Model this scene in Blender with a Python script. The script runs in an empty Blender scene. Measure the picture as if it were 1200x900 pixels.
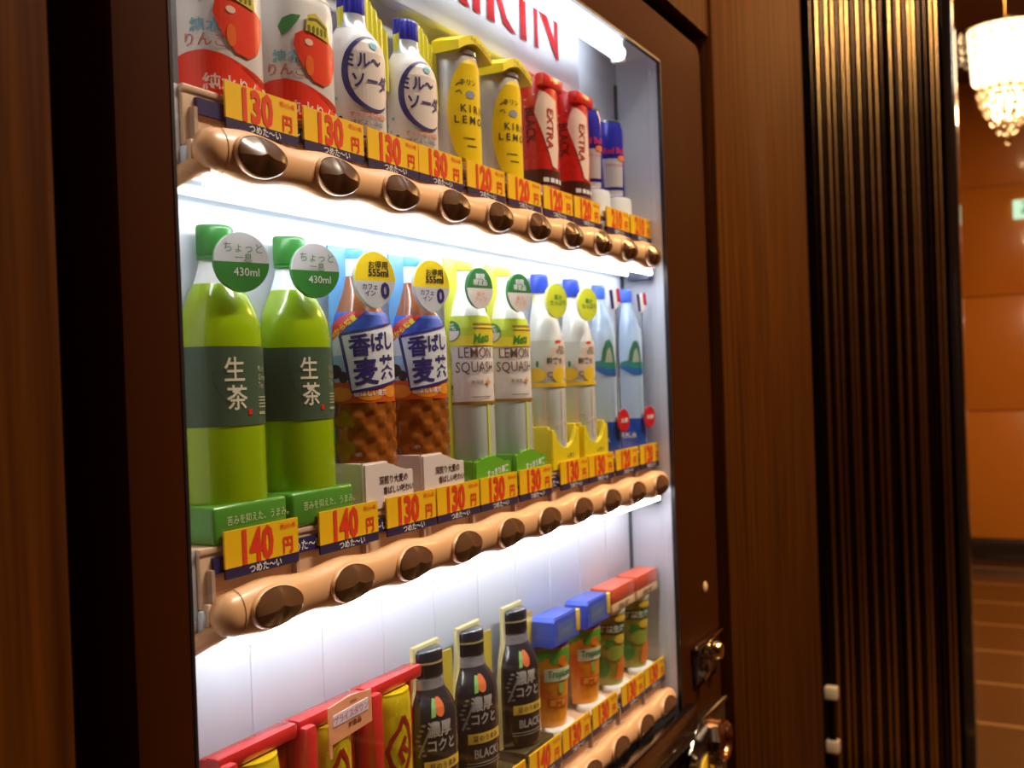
import bpy, bmesh, math, random
from mathutils import Vector, Matrix
random.seed(7)
C = bpy.context.scene.collection
Z0 = 1.25            # height of the middle row of buttons above the floor
P = 0.085            # spacing of the columns
PI = math.pi

# ------------------------------------------------------------------ camera, world, exposure
def set_camera():
    cam = bpy.data.cameras.new('camera'); o = bpy.data.objects.new('camera', cam); C.objects.link(o)
    yaw, pitch, roll = 1.07607568, -0.00666245, -0.03565483
    f = Vector((math.cos(pitch)*math.sin(yaw), math.cos(pitch)*math.cos(yaw), math.sin(pitch)))
    r = Vector((math.cos(yaw), -math.sin(yaw), 0)); u = r.cross(f)
    r2 = r*math.cos(roll)+u*math.sin(roll); u2 = -r*math.sin(roll)+u*math.cos(roll)
    m = Matrix((r2, u2, -f)).transposed().to_4x4()
    m.translation = Vector((-0.54281, -0.482693, 0.152416+Z0))
    o.matrix_world = m
    cam.sensor_width = 36; cam.sensor_fit = 'HORIZONTAL'; cam.lens = 36
    cam.clip_start = .02; cam.clip_end = 50
    cam.dof.use_dof = True; cam.dof.focus_distance = 0.82; cam.dof.aperture_fstop = 8.0
    bpy.context.scene.camera = o
set_camera()
S = bpy.context.scene
S.view_settings.view_transform = 'Standard'; S.view_settings.look = 'None'
S.view_settings.gamma = 1; S.view_settings.use_curve_mapping = False
S.view_settings.exposure = 0.50
w = bpy.data.worlds.new('hall_ambience'); S.world = w; w.use_nodes = True
w.node_tree.nodes['Background'].inputs[0].default_value = (1, .55, .25, 1)
w.node_tree.nodes['Background'].inputs[1].default_value = .02

LED = 18.0           # brightness of the white light bars inside the machine
def area(name, loc, rot, sx, sy, watts, col):
    l = bpy.data.lights.new(name, 'AREA'); l.shape = 'RECTANGLE'; l.size = sx; l.size_y = sy
    l.energy = watts; l.color = col
    o = bpy.data.objects.new(name, l); C.objects.link(o); o.location = loc; o.rotation_euler = rot
    return o
WARM = (1, .50, .16)
# ceiling lamps of the corridor and of the hall, above and beside the picture
area('corridor_ceiling_lamp_offscreen', (1.1, -1.05, 3.30), (0, 0, 0), 1.2, .3, 80, (1, .87, .68))
area('hall_ceiling_lamp_offscreen', (4.6, -1.2, 3.30), (0, 0, 0), 1.2, .5, 50, WARM)

# ------------------------------------------------------------------ materials
MATS = {}
def mat(name, col=(.8, .8, .8), rough=.45, metal=0., emit=0., coat=0., alpha=None, trans=0., sss=0., spec=.5):
    if name in MATS: return MATS[name]
    m = bpy.data.materials.new(name); m.use_nodes = True; nt = m.node_tree
    b = nt.nodes['Principled BSDF']
    b.inputs['Base Color'].default_value = (*col, 1); b.inputs['Roughness'].default_value = rough
    b.inputs['Metallic'].default_value = metal; b.inputs['Coat Weight'].default_value = coat
    b.inputs['Coat Roughness'].default_value = .08; b.inputs['Specular IOR Level'].default_value = spec
    if emit:
        b.inputs['Emission Color'].default_value = (*col, 1); b.inputs['Emission Strength'].default_value = emit
    if trans: b.inputs['Transmission Weight'].default_value = trans
    if alpha is not None: b.inputs['Alpha'].default_value = alpha
    # faint procedural mottling of the finish
    if not emit:
        tc = nt.nodes.new('ShaderNodeTexCoord'); n = nt.nodes.new('ShaderNodeTexNoise'); n.inputs['Scale'].default_value = 90
        mr = nt.nodes.new('ShaderNodeMapRange'); mr.inputs[3].default_value = max(0, rough-.04); mr.inputs[4].default_value = min(1, rough+.04)
        nt.links.new(tc.outputs['Object'], n.inputs['Vector']); nt.links.new(n.outputs[0], mr.inputs[0])
        nt.links.new(mr.outputs[0], b.inputs['Roughness'])
    MATS[name] = m
    return m

def wood(name, dark, light, rough=.4, coat=.2, scale=1.):
    m = bpy.data.materials.new(name); m.use_nodes = True; nt = m.node_tree; b = nt.nodes['Principled BSDF']
    tc = nt.nodes.new('ShaderNodeTexCoord'); mp = nt.nodes.new('ShaderNodeMapping')
    mp.inputs['Scale'].default_value = (75*scale, 75*scale, 2.2*scale)
    n = nt.nodes.new('ShaderNodeTexNoise'); n.inputs['Scale'].default_value = 1.; n.inputs['Detail'].default_value = 6; n.inputs['Distortion'].default_value = .6
    mp2 = nt.nodes.new('ShaderNodeMapping'); mp2.inputs['Scale'].default_value = (260*scale, 260*scale, 7*scale)
    n2 = nt.nodes.new('ShaderNodeTexNoise'); n2.inputs['Scale'].default_value = 1.; n2.inputs['Detail'].default_value = 3
    mx = nt.nodes.new('ShaderNodeMath'); mx.operation = 'MULTIPLY_ADD'; mx.inputs[1].default_value = .45; 
    cr = nt.nodes.new('ShaderNodeValToRGB'); cr.color_ramp.elements[0].position = .45; cr.color_ramp.elements[1].position = .95
    cr.color_ramp.elements[0].color = (*dark, 1); cr.color_ramp.elements[1].color = (*light, 1)
    L = nt.links.new
    L(tc.outputs['Object'], mp.inputs[0]); L(tc.outputs['Object'], mp2.inputs[0]); L(mp.outputs[0], n.inputs['Vector']); L(mp2.outputs[0], n2.inputs['Vector'])
    L(n2.outputs[0], mx.inputs[0]); L(n.outputs[0], mx.inputs[2]); L(mx.outputs[0], cr.inputs[0]); L(cr.outputs[0], b.inputs['Base Color'])
    bp = nt.nodes.new('ShaderNodeBump'); bp.inputs['Strength'].default_value = .08; bp.inputs['Distance'].default_value = .002
    L(mx.outputs[0], bp.inputs['Height']); L(bp.outputs[0], b.inputs['Normal'])
    b.inputs['Roughness'].default_value = rough; b.inputs['Coat Weight'].default_value = coat; b.inputs['Coat Roughness'].default_value = .25; b.inputs['Specular IOR Level'].default_value = .04
    return m

def clear(name, tint=(1, 1, 1), gloss=.12, diffuse=.0, dcol=(1, 1, 1)):
    m = bpy.data.materials.new(name); m.use_nodes = True; nt = m.node_tree
    nt.nodes.remove(nt.nodes['Principled BSDF']); out = nt.nodes['Material Output']
    t = nt.nodes.new('ShaderNodeBsdfTransparent'); t.inputs[0].default_value = (*tint, 1)
    g = nt.nodes.new('ShaderNodeBsdfGlossy'); g.inputs['Roughness'].default_value = .03
    fr = nt.nodes.new('ShaderNodeFresnel'); fr.inputs[0].default_value = 1.4
    ml = nt.nodes.new('ShaderNodeMath'); ml.operation = 'MULTIPLY'; ml.inputs[1].default_value = gloss
    mx = nt.nodes.new('ShaderNodeMixShader')
    L = nt.links.new
    L(fr.outputs[0], ml.inputs[0]); L(ml.outputs[0], mx.inputs[0]); L(g.outputs[0], mx.inputs[2])
    if diffuse:
        d = nt.nodes.new('ShaderNodeBsdfDiffuse'); d.inputs[0].default_value = (*dcol, 1)
        tl = nt.nodes.new('ShaderNodeBsdfTranslucent'); tl.inputs[0].default_value = (*dcol, 1)
        md = nt.nodes.new('ShaderNodeMixShader'); md.inputs[0].default_value = .5; L(d.outputs[0], md.inputs[1]); L(tl.outputs[0], md.inputs[2])
        m2 = nt.nodes.new('ShaderNodeMixShader'); m2.inputs[0].default_value = diffuse
        L(t.outputs[0], m2.inputs[1]); L(md.outputs[0], m2.inputs[2]); L(m2.outputs[0], mx.inputs[1])
    else:
        L(t.outputs[0], mx.inputs[1])
    L(mx.outputs[0], out.inputs[0])
    return m

# ------------------------------------------------------------------ building helpers
def obj(name, me, m, parent=None, loc=None, rot=None):
    o = bpy.data.objects.new(name, me); C.objects.link(o)
    if m is not None and not me.materials: me.materials.append(m)
    if parent is not None: o.parent = parent
    if loc is not None: o.location = loc
    if rot is not None: o.rotation_euler = rot
    return o
def thing(name, label, cat, loc=(0, 0, 0), group=None, rz=0):
    o = bpy.data.objects.new(name, None); C.objects.link(o); o.location = loc; o.rotation_euler = (0, 0, rz)
    o.empty_display_size = .02
    return tag(o, label, cat, group)
def tag(o, label, cat, group=None):
    o['label'] = label; o['category'] = cat
    if group: o['group'] = group
    return o
def struct(o, label=None):
    o['kind'] = 'structure'
    if label: o['label'] = label
    return o
def dup(o, parent=None):
    c = o.copy(); C.objects.link(c); c.parent = parent
    for ch in list(o.children): dup(ch, c)
    return c
def finish(bm, smooth=40):
    me = bpy.data.meshes.new('m'); bmesh.ops.recalc_face_normals(bm, faces=bm.faces)
    bm.to_mesh(me); bm.free()
    if smooth:
        me.polygons.foreach_set('use_smooth', [True]*len(me.polygons)); me.set_sharp_from_angle(angle=math.radians(smooth))
    return me
def box_into(bm, x0, x1, y0, y1, z0, z1):
    v = [bm.verts.new(p) for p in ((x0,y0,z0),(x1,y0,z0),(x1,y1,z0),(x0,y1,z0),(x0,y0,z1),(x1,y0,z1),(x1,y1,z1),(x0,y1,z1))]
    for f in ((0,3,2,1),(4,5,6,7),(0,1,5,4),(1,2,6,5),(2,3,7,6),(3,0,4,7)): bm.faces.new([v[i] for i in f])
def box(x0, x1, y0, y1, z0, z1, bev=0., seg=2):
    bm = bmesh.new(); box_into(bm, x0, x1, y0, y1, z0, z1)
    if bev: bmesh.ops.bevel(bm, geom=bm.edges[:], offset=bev, segments=seg, affect='EDGES', profile=.5)
    return finish(bm, 35 if bev else 0)
def lathe(prof, n=24, sy=1.):
    """closed solid turned around z from (radius, z) pairs"""
    bm = bmesh.new(); rings = []
    for r, z in prof:
        rings.append([bm.verts.new((max(r,1e-5)*math.cos(2*PI*k/n), sy*max(r,1e-5)*math.sin(2*PI*k/n), z)) for k in range(n)])
    for a, b in zip(rings, rings[1:]):
        for k in range(n): bm.faces.new((a[k], a[(k+1)%n], b[(k+1)%n], b[k]))
    bm.faces.new(rings[0][::-1]); bm.faces.new(rings[-1])
    return finish(bm, 40)
def tube_into(bm, pts, r, n=10, flat=1.):
    pts = [Vector(p) for p in pts]; rings = []
    for i, p in enumerate(pts):
        t = (pts[min(i+1, len(pts)-1)]-pts[max(i-1, 0)]).normalized()
        a = t.cross(Vector((0, 0, 1)) if abs(t.z) < .9 else Vector((1, 0, 0))).normalized(); b = t.cross(a)
        rr = r[i] if isinstance(r, (list, tuple)) else r
        rings.append([bm.verts.new(p+a*rr*math.cos(2*PI*k/n)+b*rr*flat*math.sin(2*PI*k/n)) for k in range(n)])
    for a, b in zip(rings, rings[1:]):
        for k in range(n): bm.faces.new((a[k], a[(k+1)%n], b[(k+1)%n], b[k]))
    bm.faces.new(rings[0][::-1]); bm.faces.new(rings[-1])
def tube(pts, r, n=10, flat=1.):
    bm = bmesh.new(); tube_into(bm, pts, r, n, flat); return finish(bm, 40)
def prism(poly, y0, y1, bev=0.):
    """an outline in x, z made y0..y1 thick"""
    bm = bmesh.new()
    a = [bm.verts.new((x, y0, z)) for x, z in poly]; b = [bm.verts.new((x, y1, z)) for x, z in poly]
    n = len(poly)
    bm.faces.new(a); bm.faces.new(b[::-1])
    for k in range(n): bm.faces.new((a[k], b[k], b[(k+1)%n], a[(k+1)%n]))
    if bev: bmesh.ops.bevel(bm, geom=[e for e in bm.edges if abs(e.verts[0].co.y-e.verts[1].co.y) < 1e-6], offset=bev, segments=2, affect='EDGES')
    return finish(bm, 35)

# half-round shells of the display samples: flat back at y = 0, bulging towards -y
class Shell:
    def __init__(s, w, d, n=2.2, prof=((0, 1), (1, 1))):
        s.prof = sorted(prof); s.w = w; s.pts = []
        N = 160
        for k in range(N+1):
            t = -PI/2+PI*k/N; sn, cs = math.sin(t), math.cos(t)
            s.pts.append((math.copysign(abs(sn)**(2/n), sn)*w, -max(cs, 0)**(2/n)*d))
        s.len = [0]
        for p, q in zip(s.pts, s.pts[1:]): s.len.append(s.len[-1]+math.hypot(q[0]-p[0], q[1]-p[1]))
        s.half = s.len[-1]/2
    def k(s, z):
        p = s.prof
        if z <= p[0][0]: return p[0][1]
        for (z0, k0), (z1, k1) in zip(p, p[1:]):
            if z <= z1: return k0+(k1-k0)*(z-z0)/max(1e-9, z1-z0)
        return p[-1][1]
    def pt(s, a, z, off=0.):
        L = min(max(a+s.half, 0), s.len[-1]-1e-9)
        lo, hi = 0, len(s.len)-1
        while hi-lo > 1:
            m = (lo+hi)//2
            if s.len[m] <= L: lo = m
            else: hi = m
        f = (L-s.len[lo])/max(1e-12, s.len[hi]-s.len[lo])
        x = s.pts[lo][0]*(1-f)+s.pts[hi][0]*f; y = s.pts[lo][1]*(1-f)+s.pts[hi][1]*f
        tx, ty = s.pts[hi][0]-s.pts[lo][0], s.pts[hi][1]-s.pts[lo][1]; l = math.hypot(tx, ty) or 1
        k = s.k(z)
        return (x*k+ty/l*off, y*k-tx/l*off, z)
    def body(s, z0, z1, N=26, dz=None, bump=None):
        zs = sorted({z0, z1} | {z for z, _ in s.prof if z0 < z < z1})
        if dz:
            m = max(2, int((z1-z0)/dz)); zs = sorted(set(zs) | {z0+(z1-z0)*i/m for i in range(m+1)})
        bm = bmesh.new(); rows = []
        for z in zs:
            rows.append([bm.verts.new(s.pt(-s.half+2*s.half*k/N, z, bump(-s.half+2*s.half*k/N, z) if bump else 0)) for k in range(N+1)])
        for a, b in zip(rows, rows[1:]):
            for k in range(N): bm.faces.new((a[k], a[k+1], b[k+1], b[k]))
            bm.faces.new((a[N], a[0], b[0], b[N]))
        bm.faces.new(rows[0][::-1]); bm.faces.new(rows[-1])
        return finish(bm, 42)
class Flat:
    half = 1; prof = ((0, 1), (1, 1))
    def __init__(s, x=0., y=0., slope=0.): s.x, s.y, s.slope = x, y, slope
    def pt(s, a, z, off=0.): return (s.x+a, s.y-off+s.slope*z, z)

_T = {}
SHIFT = 0.          # how far round the labels of the samples are turned towards the aisle
def text2d(body, size=1., bold=0., align='CENTER'):
    key = (body, bold, align)
    if key not in _T:
        c = bpy.data.curves.new('t', 'FONT'); c.body = body; c.align_x = align; c.align_y = 'CENTER'; c.resolution_u = 2; c.offset = bold
        c.fill_mode = 'FRONT'; c.space_line = .95
        o = bpy.data.objects.new('t', c); C.objects.link(o)
        dg = bpy.context.evaluated_depsgraph_get(); me = bpy.data.meshes.new_from_object(o.evaluated_get(dg))
        vs = [(v.co.x, v.co.y) for v in me.vertices]; fs = [tuple(p.vertices) for p in me.polygons]
        bpy.data.objects.remove(o); bpy.data.curves.remove(c); bpy.data.meshes.remove(me)
        xs = [v[0] for v in vs] or [0]; ys = [v[1] for v in vs] or [0]
        cx = (min(xs)+max(xs))/2 if align == 'CENTER' else 0; cy = (min(ys)+max(ys))/2
        _T[key] = ([(x-cx, y-cy) for x, y in vs], fs)
    vs, fs = _T[key]
    return [(x*size, y*size) for x, y in vs], fs
def T(body, a, z, size, bold=.0, sx=1., rot=0., align='CENTER', skew=0.):
    vs, fs = text2d(body, size, bold, align); c, s_ = math.cos(rot), math.sin(rot)
    return ([(a+(x*sx+y*skew)*c-y*s_, z+(x*sx+y*skew)*s_+y*c) for x, y in vs], fs)
def G(*poly): return (list(poly), [tuple(range(len(poly)))])
def R(a0, a1, z0, z1): return G((a0, z0), (a1, z0), (a1, z1), (a0, z1))
def E(a, z, ra, rz, n=28, t0=0., t1=2*PI):
    return G(*[(a+ra*math.cos(t0+(t1-t0)*k/n), z+rz*math.sin(t0+(t1-t0)*k/n)) for k in range(n if t1-t0 > 6.28 else n+1)])
def ring(a, z, ra, rz, wa, wz=None, n=32, t0=0., t1=2*PI):
    wz = wa if wz is None else wz; vs, fs = [], []
    for k in range(n+1):
        t = t0+(t1-t0)*k/n; c, s_ = math.cos(t), math.sin(t)
        vs += [(a+ra*c, z+rz*s_), (a+(ra-wa)*c, z+(rz-wz)*s_)]
    return vs, [(2*k, 2*k+2, 2*k+3, 2*k+1) for k in range(n)]
def line(pts, wd):
    vs, fs = [], []
    for i, (x, y) in enumerate(pts):
        p, q = pts[max(i-1, 0)], pts[min(i+1, len(pts)-1)]; dx, dy = q[0]-p[0], q[1]-p[1]; l = math.hypot(dx, dy) or 1
        vs += [(x-dy/l*wd/2, y+dx/l*wd/2), (x+dy/l*wd/2, y-dx/l*wd/2)]
    return vs, [(2*k, 2*k+2, 2*k+3, 2*k+1) for k in range(len(pts)-1)]
def deco(name, surf, shapes, m, parent, off=.0004, step=.0035, clip=True, loc=None, rot=None):
    """flat print laid onto a sample: 2D shapes (arc length, height) wrapped over its surface"""
    bm = bmesh.new(); sft = SHIFT if isinstance(surf, Shell) else 0.
    for vs, fs in shapes:
        v = [bm.verts.new((x+sft, z, 0)) for x, z in vs]
        for f in fs:
            try: bm.faces.new([v[i] for i in f])
            except ValueError: pass
    bmesh.ops.triangulate(bm, faces=[f for f in bm.faces if len(f.verts) > 4])
    if isinstance(surf, Shell):
        xs = [v.co.x for v in bm.verts]; zs = [v.co.y for v in bm.verts]
        def cut(co, no, **k): bmesh.ops.bisect_plane(bm, geom=bm.verts[:]+bm.edges[:]+bm.faces[:], plane_co=co, plane_no=no, dist=1e-7, **k)
        if clip:
            h = surf.half-.0003
            if max(xs) > h: cut((h, 0, 0), (1, 0, 0), clear_outer=True)
            if min(xs) < -h: cut((-h, 0, 0), (-1, 0, 0), clear_outer=True)
        x = math.ceil(min(xs)/step)*step
        while x < max(xs):
            cut((x, 0, 0), (1, 0, 0)); x += step
        for z, _ in surf.prof:
            if min(zs) < z < max(zs): cut((0, z, 0), (0, 1, 0))
    for v in bm.verts: v.co = surf.pt(v.co.x, v.co.y, off)
    bm.normal_update()
    me = bpy.data.meshes.new('m'); bm.to_mesh(me); bm.free()
    return obj(name, me, m, parent, loc, rot)

# ------------------------------------------------------------------ colours
wood_red = wood('walnut_panel', (.028, .0058, .0002), (.092, .023, .0009), .6, 0.)
case_brown = mat('brown_steel_case', (.042, .0085, .0003), .6, spec=.03)
case_black = mat('black_gasket', (.012, .008, .008), .4)
white_panel = mat('white_liner', (.74, .77, .84), .35)
white_side = white_panel
tan = mat('tan_plastic', (.66, .345, .16), .38, coat=.15)
tan_light = mat('pale_tan_shelf', (.74, .50, .33), .4)
grey_metal = mat('grey_bracket', (.42, .42, .46), .4, metal=.4)
chrome = mat('chrome', (.62, .55, .46), .14, metal=1.)
button_brown = mat('smoked_brown_button', (.10, .042, .018), .22, coat=.3)
led_mat = mat('light_bar', (.86, .93, 1.), emit=LED)
led_dim = mat('rear_light_bar', (.86, .93, 1.), emit=LED*.10)
led_tube = mat('lamp_tube_glow', (.86, .93, 1.), emit=LED*.25)
glass = clear('window_glass', (1, 1, 1), .16)
yellow_card = mat('card_yellow', (.93, .54, .004), .5)
card_red = mat('card_red', (.80, .045, .012), .5)
card_navy = mat('card_navy', (.018, .016, .075), .45)
white_ink = mat('white_ink', (.85, .85, .84), .5)
white_plastic = mat('white_plastic', (.82, .82, .82), .3)
frosted = clear('frosted_clear_plastic', (.96, .98, 1), .6, .45, (.93, .95, .97))
navy_ink = mat('navy_ink', (.020, .018, .16), .5)
black_ink = mat('black_ink', (.02, .02, .02), .5)
red_ink = mat('red_ink', (.78, .018, .012), .4)
green_ink = mat('green_ink', (.03, .22, .06), .5)
yellow_ink = mat('yellow_ink', (.93, .70, .02), .45)
cyan_ink = mat('cyan_ink', (.16, .45, .56), .5)
brass = mat('brass', (.62, .36, .12), .22, metal=1.)
bronze = mat('dark_bronze', (.10, .055, .030), .2, metal=1.)

# ------------------------------------------------------------------ the hall: floor, ceiling, walls
FX = 7.42
fl = struct(obj('floor', box(-3, 9, -2.5, 3, -.1, 0), mat('brown_stone_floor', (.10, .050, .016), .22, coat=.3)))
for k in range(-3, 9):                                    # brass inlay lines that cross the stone floor
    x = 3.7731+.546*k
    obj('inlay_strip', box(x-.016, x+.016, -2.4, 2.9, -.002, .0025), mat('inlay_brass', (.62, .38, .12), .3, metal=.6), fl)
struct(obj('ceiling', box(-3, 9, -2.5, 3, 3.38, 3.5), mat('brown_ceiling', (.16, .06, .02), .5)))
wl = struct(obj('wall_left', box(-1.6, -.1885, -.03, .8, 0, 3.38, .004), wood_red))
wr = struct(obj('wall_right', box(1.030, 1.672, -.012, .95, 0, 3.38, .004), wood_red))
struct(obj('wall_header', box(-.1885, 1.030, -.006, .8, Z0+.675, 3.38), wood_red))
struct(obj('wall_niche', box(-.1885, 1.030, .78, .83, 0, 3.38), wood_red))
struct(obj('wall_opposite', box(-3, FX, -2.3, -2.2, 0, 3.38), wood_red))
struct(obj('wall_behind', box(-2.6, -2.5, -2.3, 0, 0, 3.38), wood_red))
struct(obj('wall_side', box(1.672, FX, 2.5, 2.6, 0, 3.38), wood_red))
wf = struct(obj('wall_far', box(FX+.012, FX+.15, -2.3, 2.6, 0, 3.38), mat('amber_lacquer', (.78, .26, .025), .3, coat=.5)))
amber = mat('amber_lacquer', (.78, .26, .025), .3, coat=.5)
zs = [.14, 1.045, 1.85, 2.62, 3.37]
ys = [-2.2, -1.4, -.62, .16, .94, 1.72, 2.5]
for z0, z1 in zip(zs, zs[1:]):
    for y0, y1 in zip(ys, ys[1:]):
        obj('wall_panel', box(FX-.008, FX+.014, y0+.004, y1-.004, z0+.005, z1-.005, .003), amber, wf)
struct(obj('baseboard_far', box(FX-.03, FX+.012, -2.2, 2.5, 0, .135, .004), mat('dark_plinth', (.03, .014, .006), .3)))

# ------------------------------------------------------------------ the vending machine
VX0, VX1 = -.130, 1.018            # outer case
OX0, OX1, OZ0, OZ1 = -.0795, .818, -.345, .585   # window opening
YF, YB = .0, .0655              # front of the frame, back liner
VM = thing('vending_machine', 'brown drinks vending machine with three lit display shelves set between wooden panels', 'vending machine', (0, 0, 0))
def V(name, me, m, parent=None):
    o = obj(name, me, m, parent or VM); return o
def vb(name, x0, x1, y0, y1, z0, z1, m, bev=0., parent=None): return V(name, box(x0, x1, y0, y1, z0+Z0, z1+Z0, bev), m, parent)
vb('case', VX0+.004, VX1-.004, .080, .74, -Z0+.02, .658, case_brown)
# front door frame: outline with the window cut out, rounded at its outer edge
def door_frame():
    bm = bmesh.new()
    def rr(x0, x1, z0, z1, r, n=5):
        pts = []
        for cx, cz, t in ((x1-r, z1-r, 0), (x0+r, z1-r, 90), (x0+r, z0+r, 180), (x1-r, z0+r, 270)):
            for k in range(n+1):
                a = math.radians(t+90*k/n); pts.append((cx+r*math.cos(a), cz+r*math.sin(a)))
        return pts
    inn = rr(OX0, OX1, OZ0, OZ1, .007)
    rows = []
    for ins, y in ((.0, .080), (.0, .024), (.0025, .011), (.009, .003), (.018, YF)):
        rows.append(('o', rr(VX0+ins, VX1-ins, -Z0+.02+ins, .662-ins, .02), y))
    loops = [[bm.verts.new((x, y, z+Z0)) for x, z in p] for _, p, y in rows]
    loops.append([bm.verts.new((x, YF, z+Z0)) for x, z in inn]); loops.append([bm.verts.new((x, .004, z+Z0)) for x, z in inn])
    n = len(inn)
    for a, b in zip(loops, loops[1:]):
        for k in range(n): bm.faces.new((a[k], a[(k+1)%n], b[(k+1)%n], b[k]))
    return finish(bm, 30)
V('door_frame', door_frame(), case_brown)
# black rubber seal round the window
def seal():
    bm = bmesh.new()
    for x0, x1, z0, z1 in ((OX0-.001, OX0+.0016, OZ0, OZ1), (OX1-.0016, OX1+.001, OZ0, OZ1), (OX0, OX1, OZ1-.0024, OZ1+.001), (OX0, OX1, OZ0-.001, OZ0+.003)):
        box_into(bm, x0, x1, YF-.0006, .005, z0+Z0, z1+Z0)
    return finish(bm, 0)
V('window_seal', seal(), case_black)
vb('back_liner', OX0-.02, OX1+.03, YB, YB+.012, -.60, .612, white_panel)
vb('side_liner', OX1, OX1+.012, .004, YB, -.60, .605, white_side)
vb('side_liner', OX0-.012, OX0, .004, YB, -.60, .605, white_side)
vb('top_liner', OX0-.01, OX1+.012, .004, YB, .592, .604, white_panel)
vb('corner_gasket', OX1-.012, OX1+.0005, YB-.0004, YB+.001, -.55, .56, mat('teal_grey_gasket', (.05, .085, .09), .5))
# thin strips added on the back liner in place of reflected light streaks
for k in range(9):
    vb('liner_streak', P*(k+.5)-.0022, P*(k+.5)+.0022, YB-.0012, YB+.002, -.15 if k % 2 else -.19, -.03, white_panel)
# header panel that carries the red lettering
vb('header_panel', OX0+.004, .655, .050, YB+.001, .503, .592, white_panel, .002)
hs = Flat(.009, .050)
def kirin():
    z0, h = .5365+Z0, .061; sh = []
    def pz(*p): sh.append(G(*[(x, z0+z*h) for x, z in p]))
    def stem(x0, x1): pz((x0-.001, 0), (x1+.001, 0), (x1, .06), (x1, .94), (x1+.001, 1), (x0-.001, 1), (x0, .94), (x0, .06))
    stem(.313, .330); pz((.330, .46), (.352, 0), (.372, 0), (.340, .62)); pz((.330, .46), (.330, .62), (.352, 1), (.366, 1))
    stem(.378, .393)
    stem(.408, .424)
    vs, fs = ring(.424, z0+.76*h, .030, .24*h, .013, .013, 14, -PI/2, PI/2); sh.append((vs, fs))
    pz((.426, .54), (.441, .54), (.452, .22), (.474, .0), (.462, .0), (.444, .08), (.436, .3))
    stem(.484, .499)
    pz((.520, 0), (.530, 0), (.5285, .06), (.5285, 1), (.520, 1))
    pz((.520, 1), (.541, 1), (.574, .34), (.574, .94), (.572, 1), (.585, 1), (.583, .94), (.583, -.02), (.577, -.02), (.5285, .86))
    return sh
deco('sign_lettering', hs, kirin(), mat('sign_red', (.52, .004, .003), .6, spec=.1), VM, .0012)
# top lamp
bm = bmesh.new(); tube_into(bm, [(-.05, .018, .570+Z0), (.712, .018, .570+Z0)], .0095, 14); V('lamp_tube', finish(bm), led_tube)
vb('lamp_holder', .712, .722, .012, .030, .560, .592, white_plastic, .002)

BZ = [.3107, 0., -.2994]          # heights of the three rows of buttons
SH = .0445                        # shelf top above its buttons
def rail_mesh(z):
    bm = bmesh.new(); rows = []; x0, x1 = -.0490, .8125; n = 132; m = 22
    for i in range(n+1):
        x = x0+(x1-x0)*i/n; f = 1.
        for d in (x-x0, x1-x):
            if d < .016: f = min(f, math.sqrt(max(.02, 1-((.016-d)/.016)**2)))
        u = (x/P) % 1.; wav = .5+.5*math.cos(2*PI*u)
        rz = (.0152+.0036*wav)*f; ry = (.0115+.0010*wav)*f
        rows.append([bm.verts.new((x,   .0128+ry*math.cos(2*PI*k/m), z+Z0+rz*math.sin(2*PI*k/m))) for k in range(m)])
    for a, b in zip(rows, rows[1:]):
        for k in range(m): bm.faces.new((a[k], a[(k+1)%m], b[(k+1)%m], b[k]))
    bm.faces.new(rows[0][::-1]); bm.faces.new(rows[-1])
    return finish(bm, 50)
def button_mesh(part):
    """smoked oval button: two halves of one brown, slanted from a low ridge so the lower falls darker"""
    bm = bmesh.new(); A, B = .0243, .0131; n, m = 24, 7; cols = []
    for i in range(n+1):
        x = A*math.sin(-PI/2*.985+PI*.985*i/n); h = B*math.sqrt(max(0, 1-(x/A)**2))
        s = max(-h*.9, min(h*.9, -.0012+.0022*math.exp(-(x/.0045)**2)-.0010*abs(x/A)))
        z0, z1 = (s, h) if part == 'up' else (-h, s)
        cols.append([bm.verts.new((x, .0020*(z/B)**2-.0014-.0045*max(0, 1-abs(z-s)/B)*(h/B), z)) for z in [z0+(z1-z0)*j/m for j in range(m+1)]])
    for a, c in zip(cols, cols[1:]):
        for j in range(m): bm.faces.new((a[j], c[j], c[j+1], a[j+1]))
    return finish(bm, 60)
def rim_mesh():
    bm = bmesh.new(); na, nb = 40, 8; rows = []
    for k in range(na):
        t = 2*PI*k/na; z = .0137*math.sin(t); x = .0250*math.cos(t); y = .0006+.0030*(z/.0137)**2
        rows.append([bm.verts.new((x+.0012*math.cos(u)*math.cos(t), y-.0026*math.sin(u), z+.0012*math.cos(u)*math.sin(t))) for u in [2*PI*j/nb for j in range(nb)]])
    for k in range(na):
        a, c = rows[k], rows[(k+1)%na]
        for j in range(nb): bm.faces.new((a[j], c[j], c[(j+1)%nb], a[(j+1)%nb]))
    return finish(bm, 60)
bme, bdn, rme = button_mesh('up'), button_mesh('down'), rim_mesh(); bme.materials.append(button_brown); bdn.materials.append(button_brown); rme.materials.append(tan)
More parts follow.
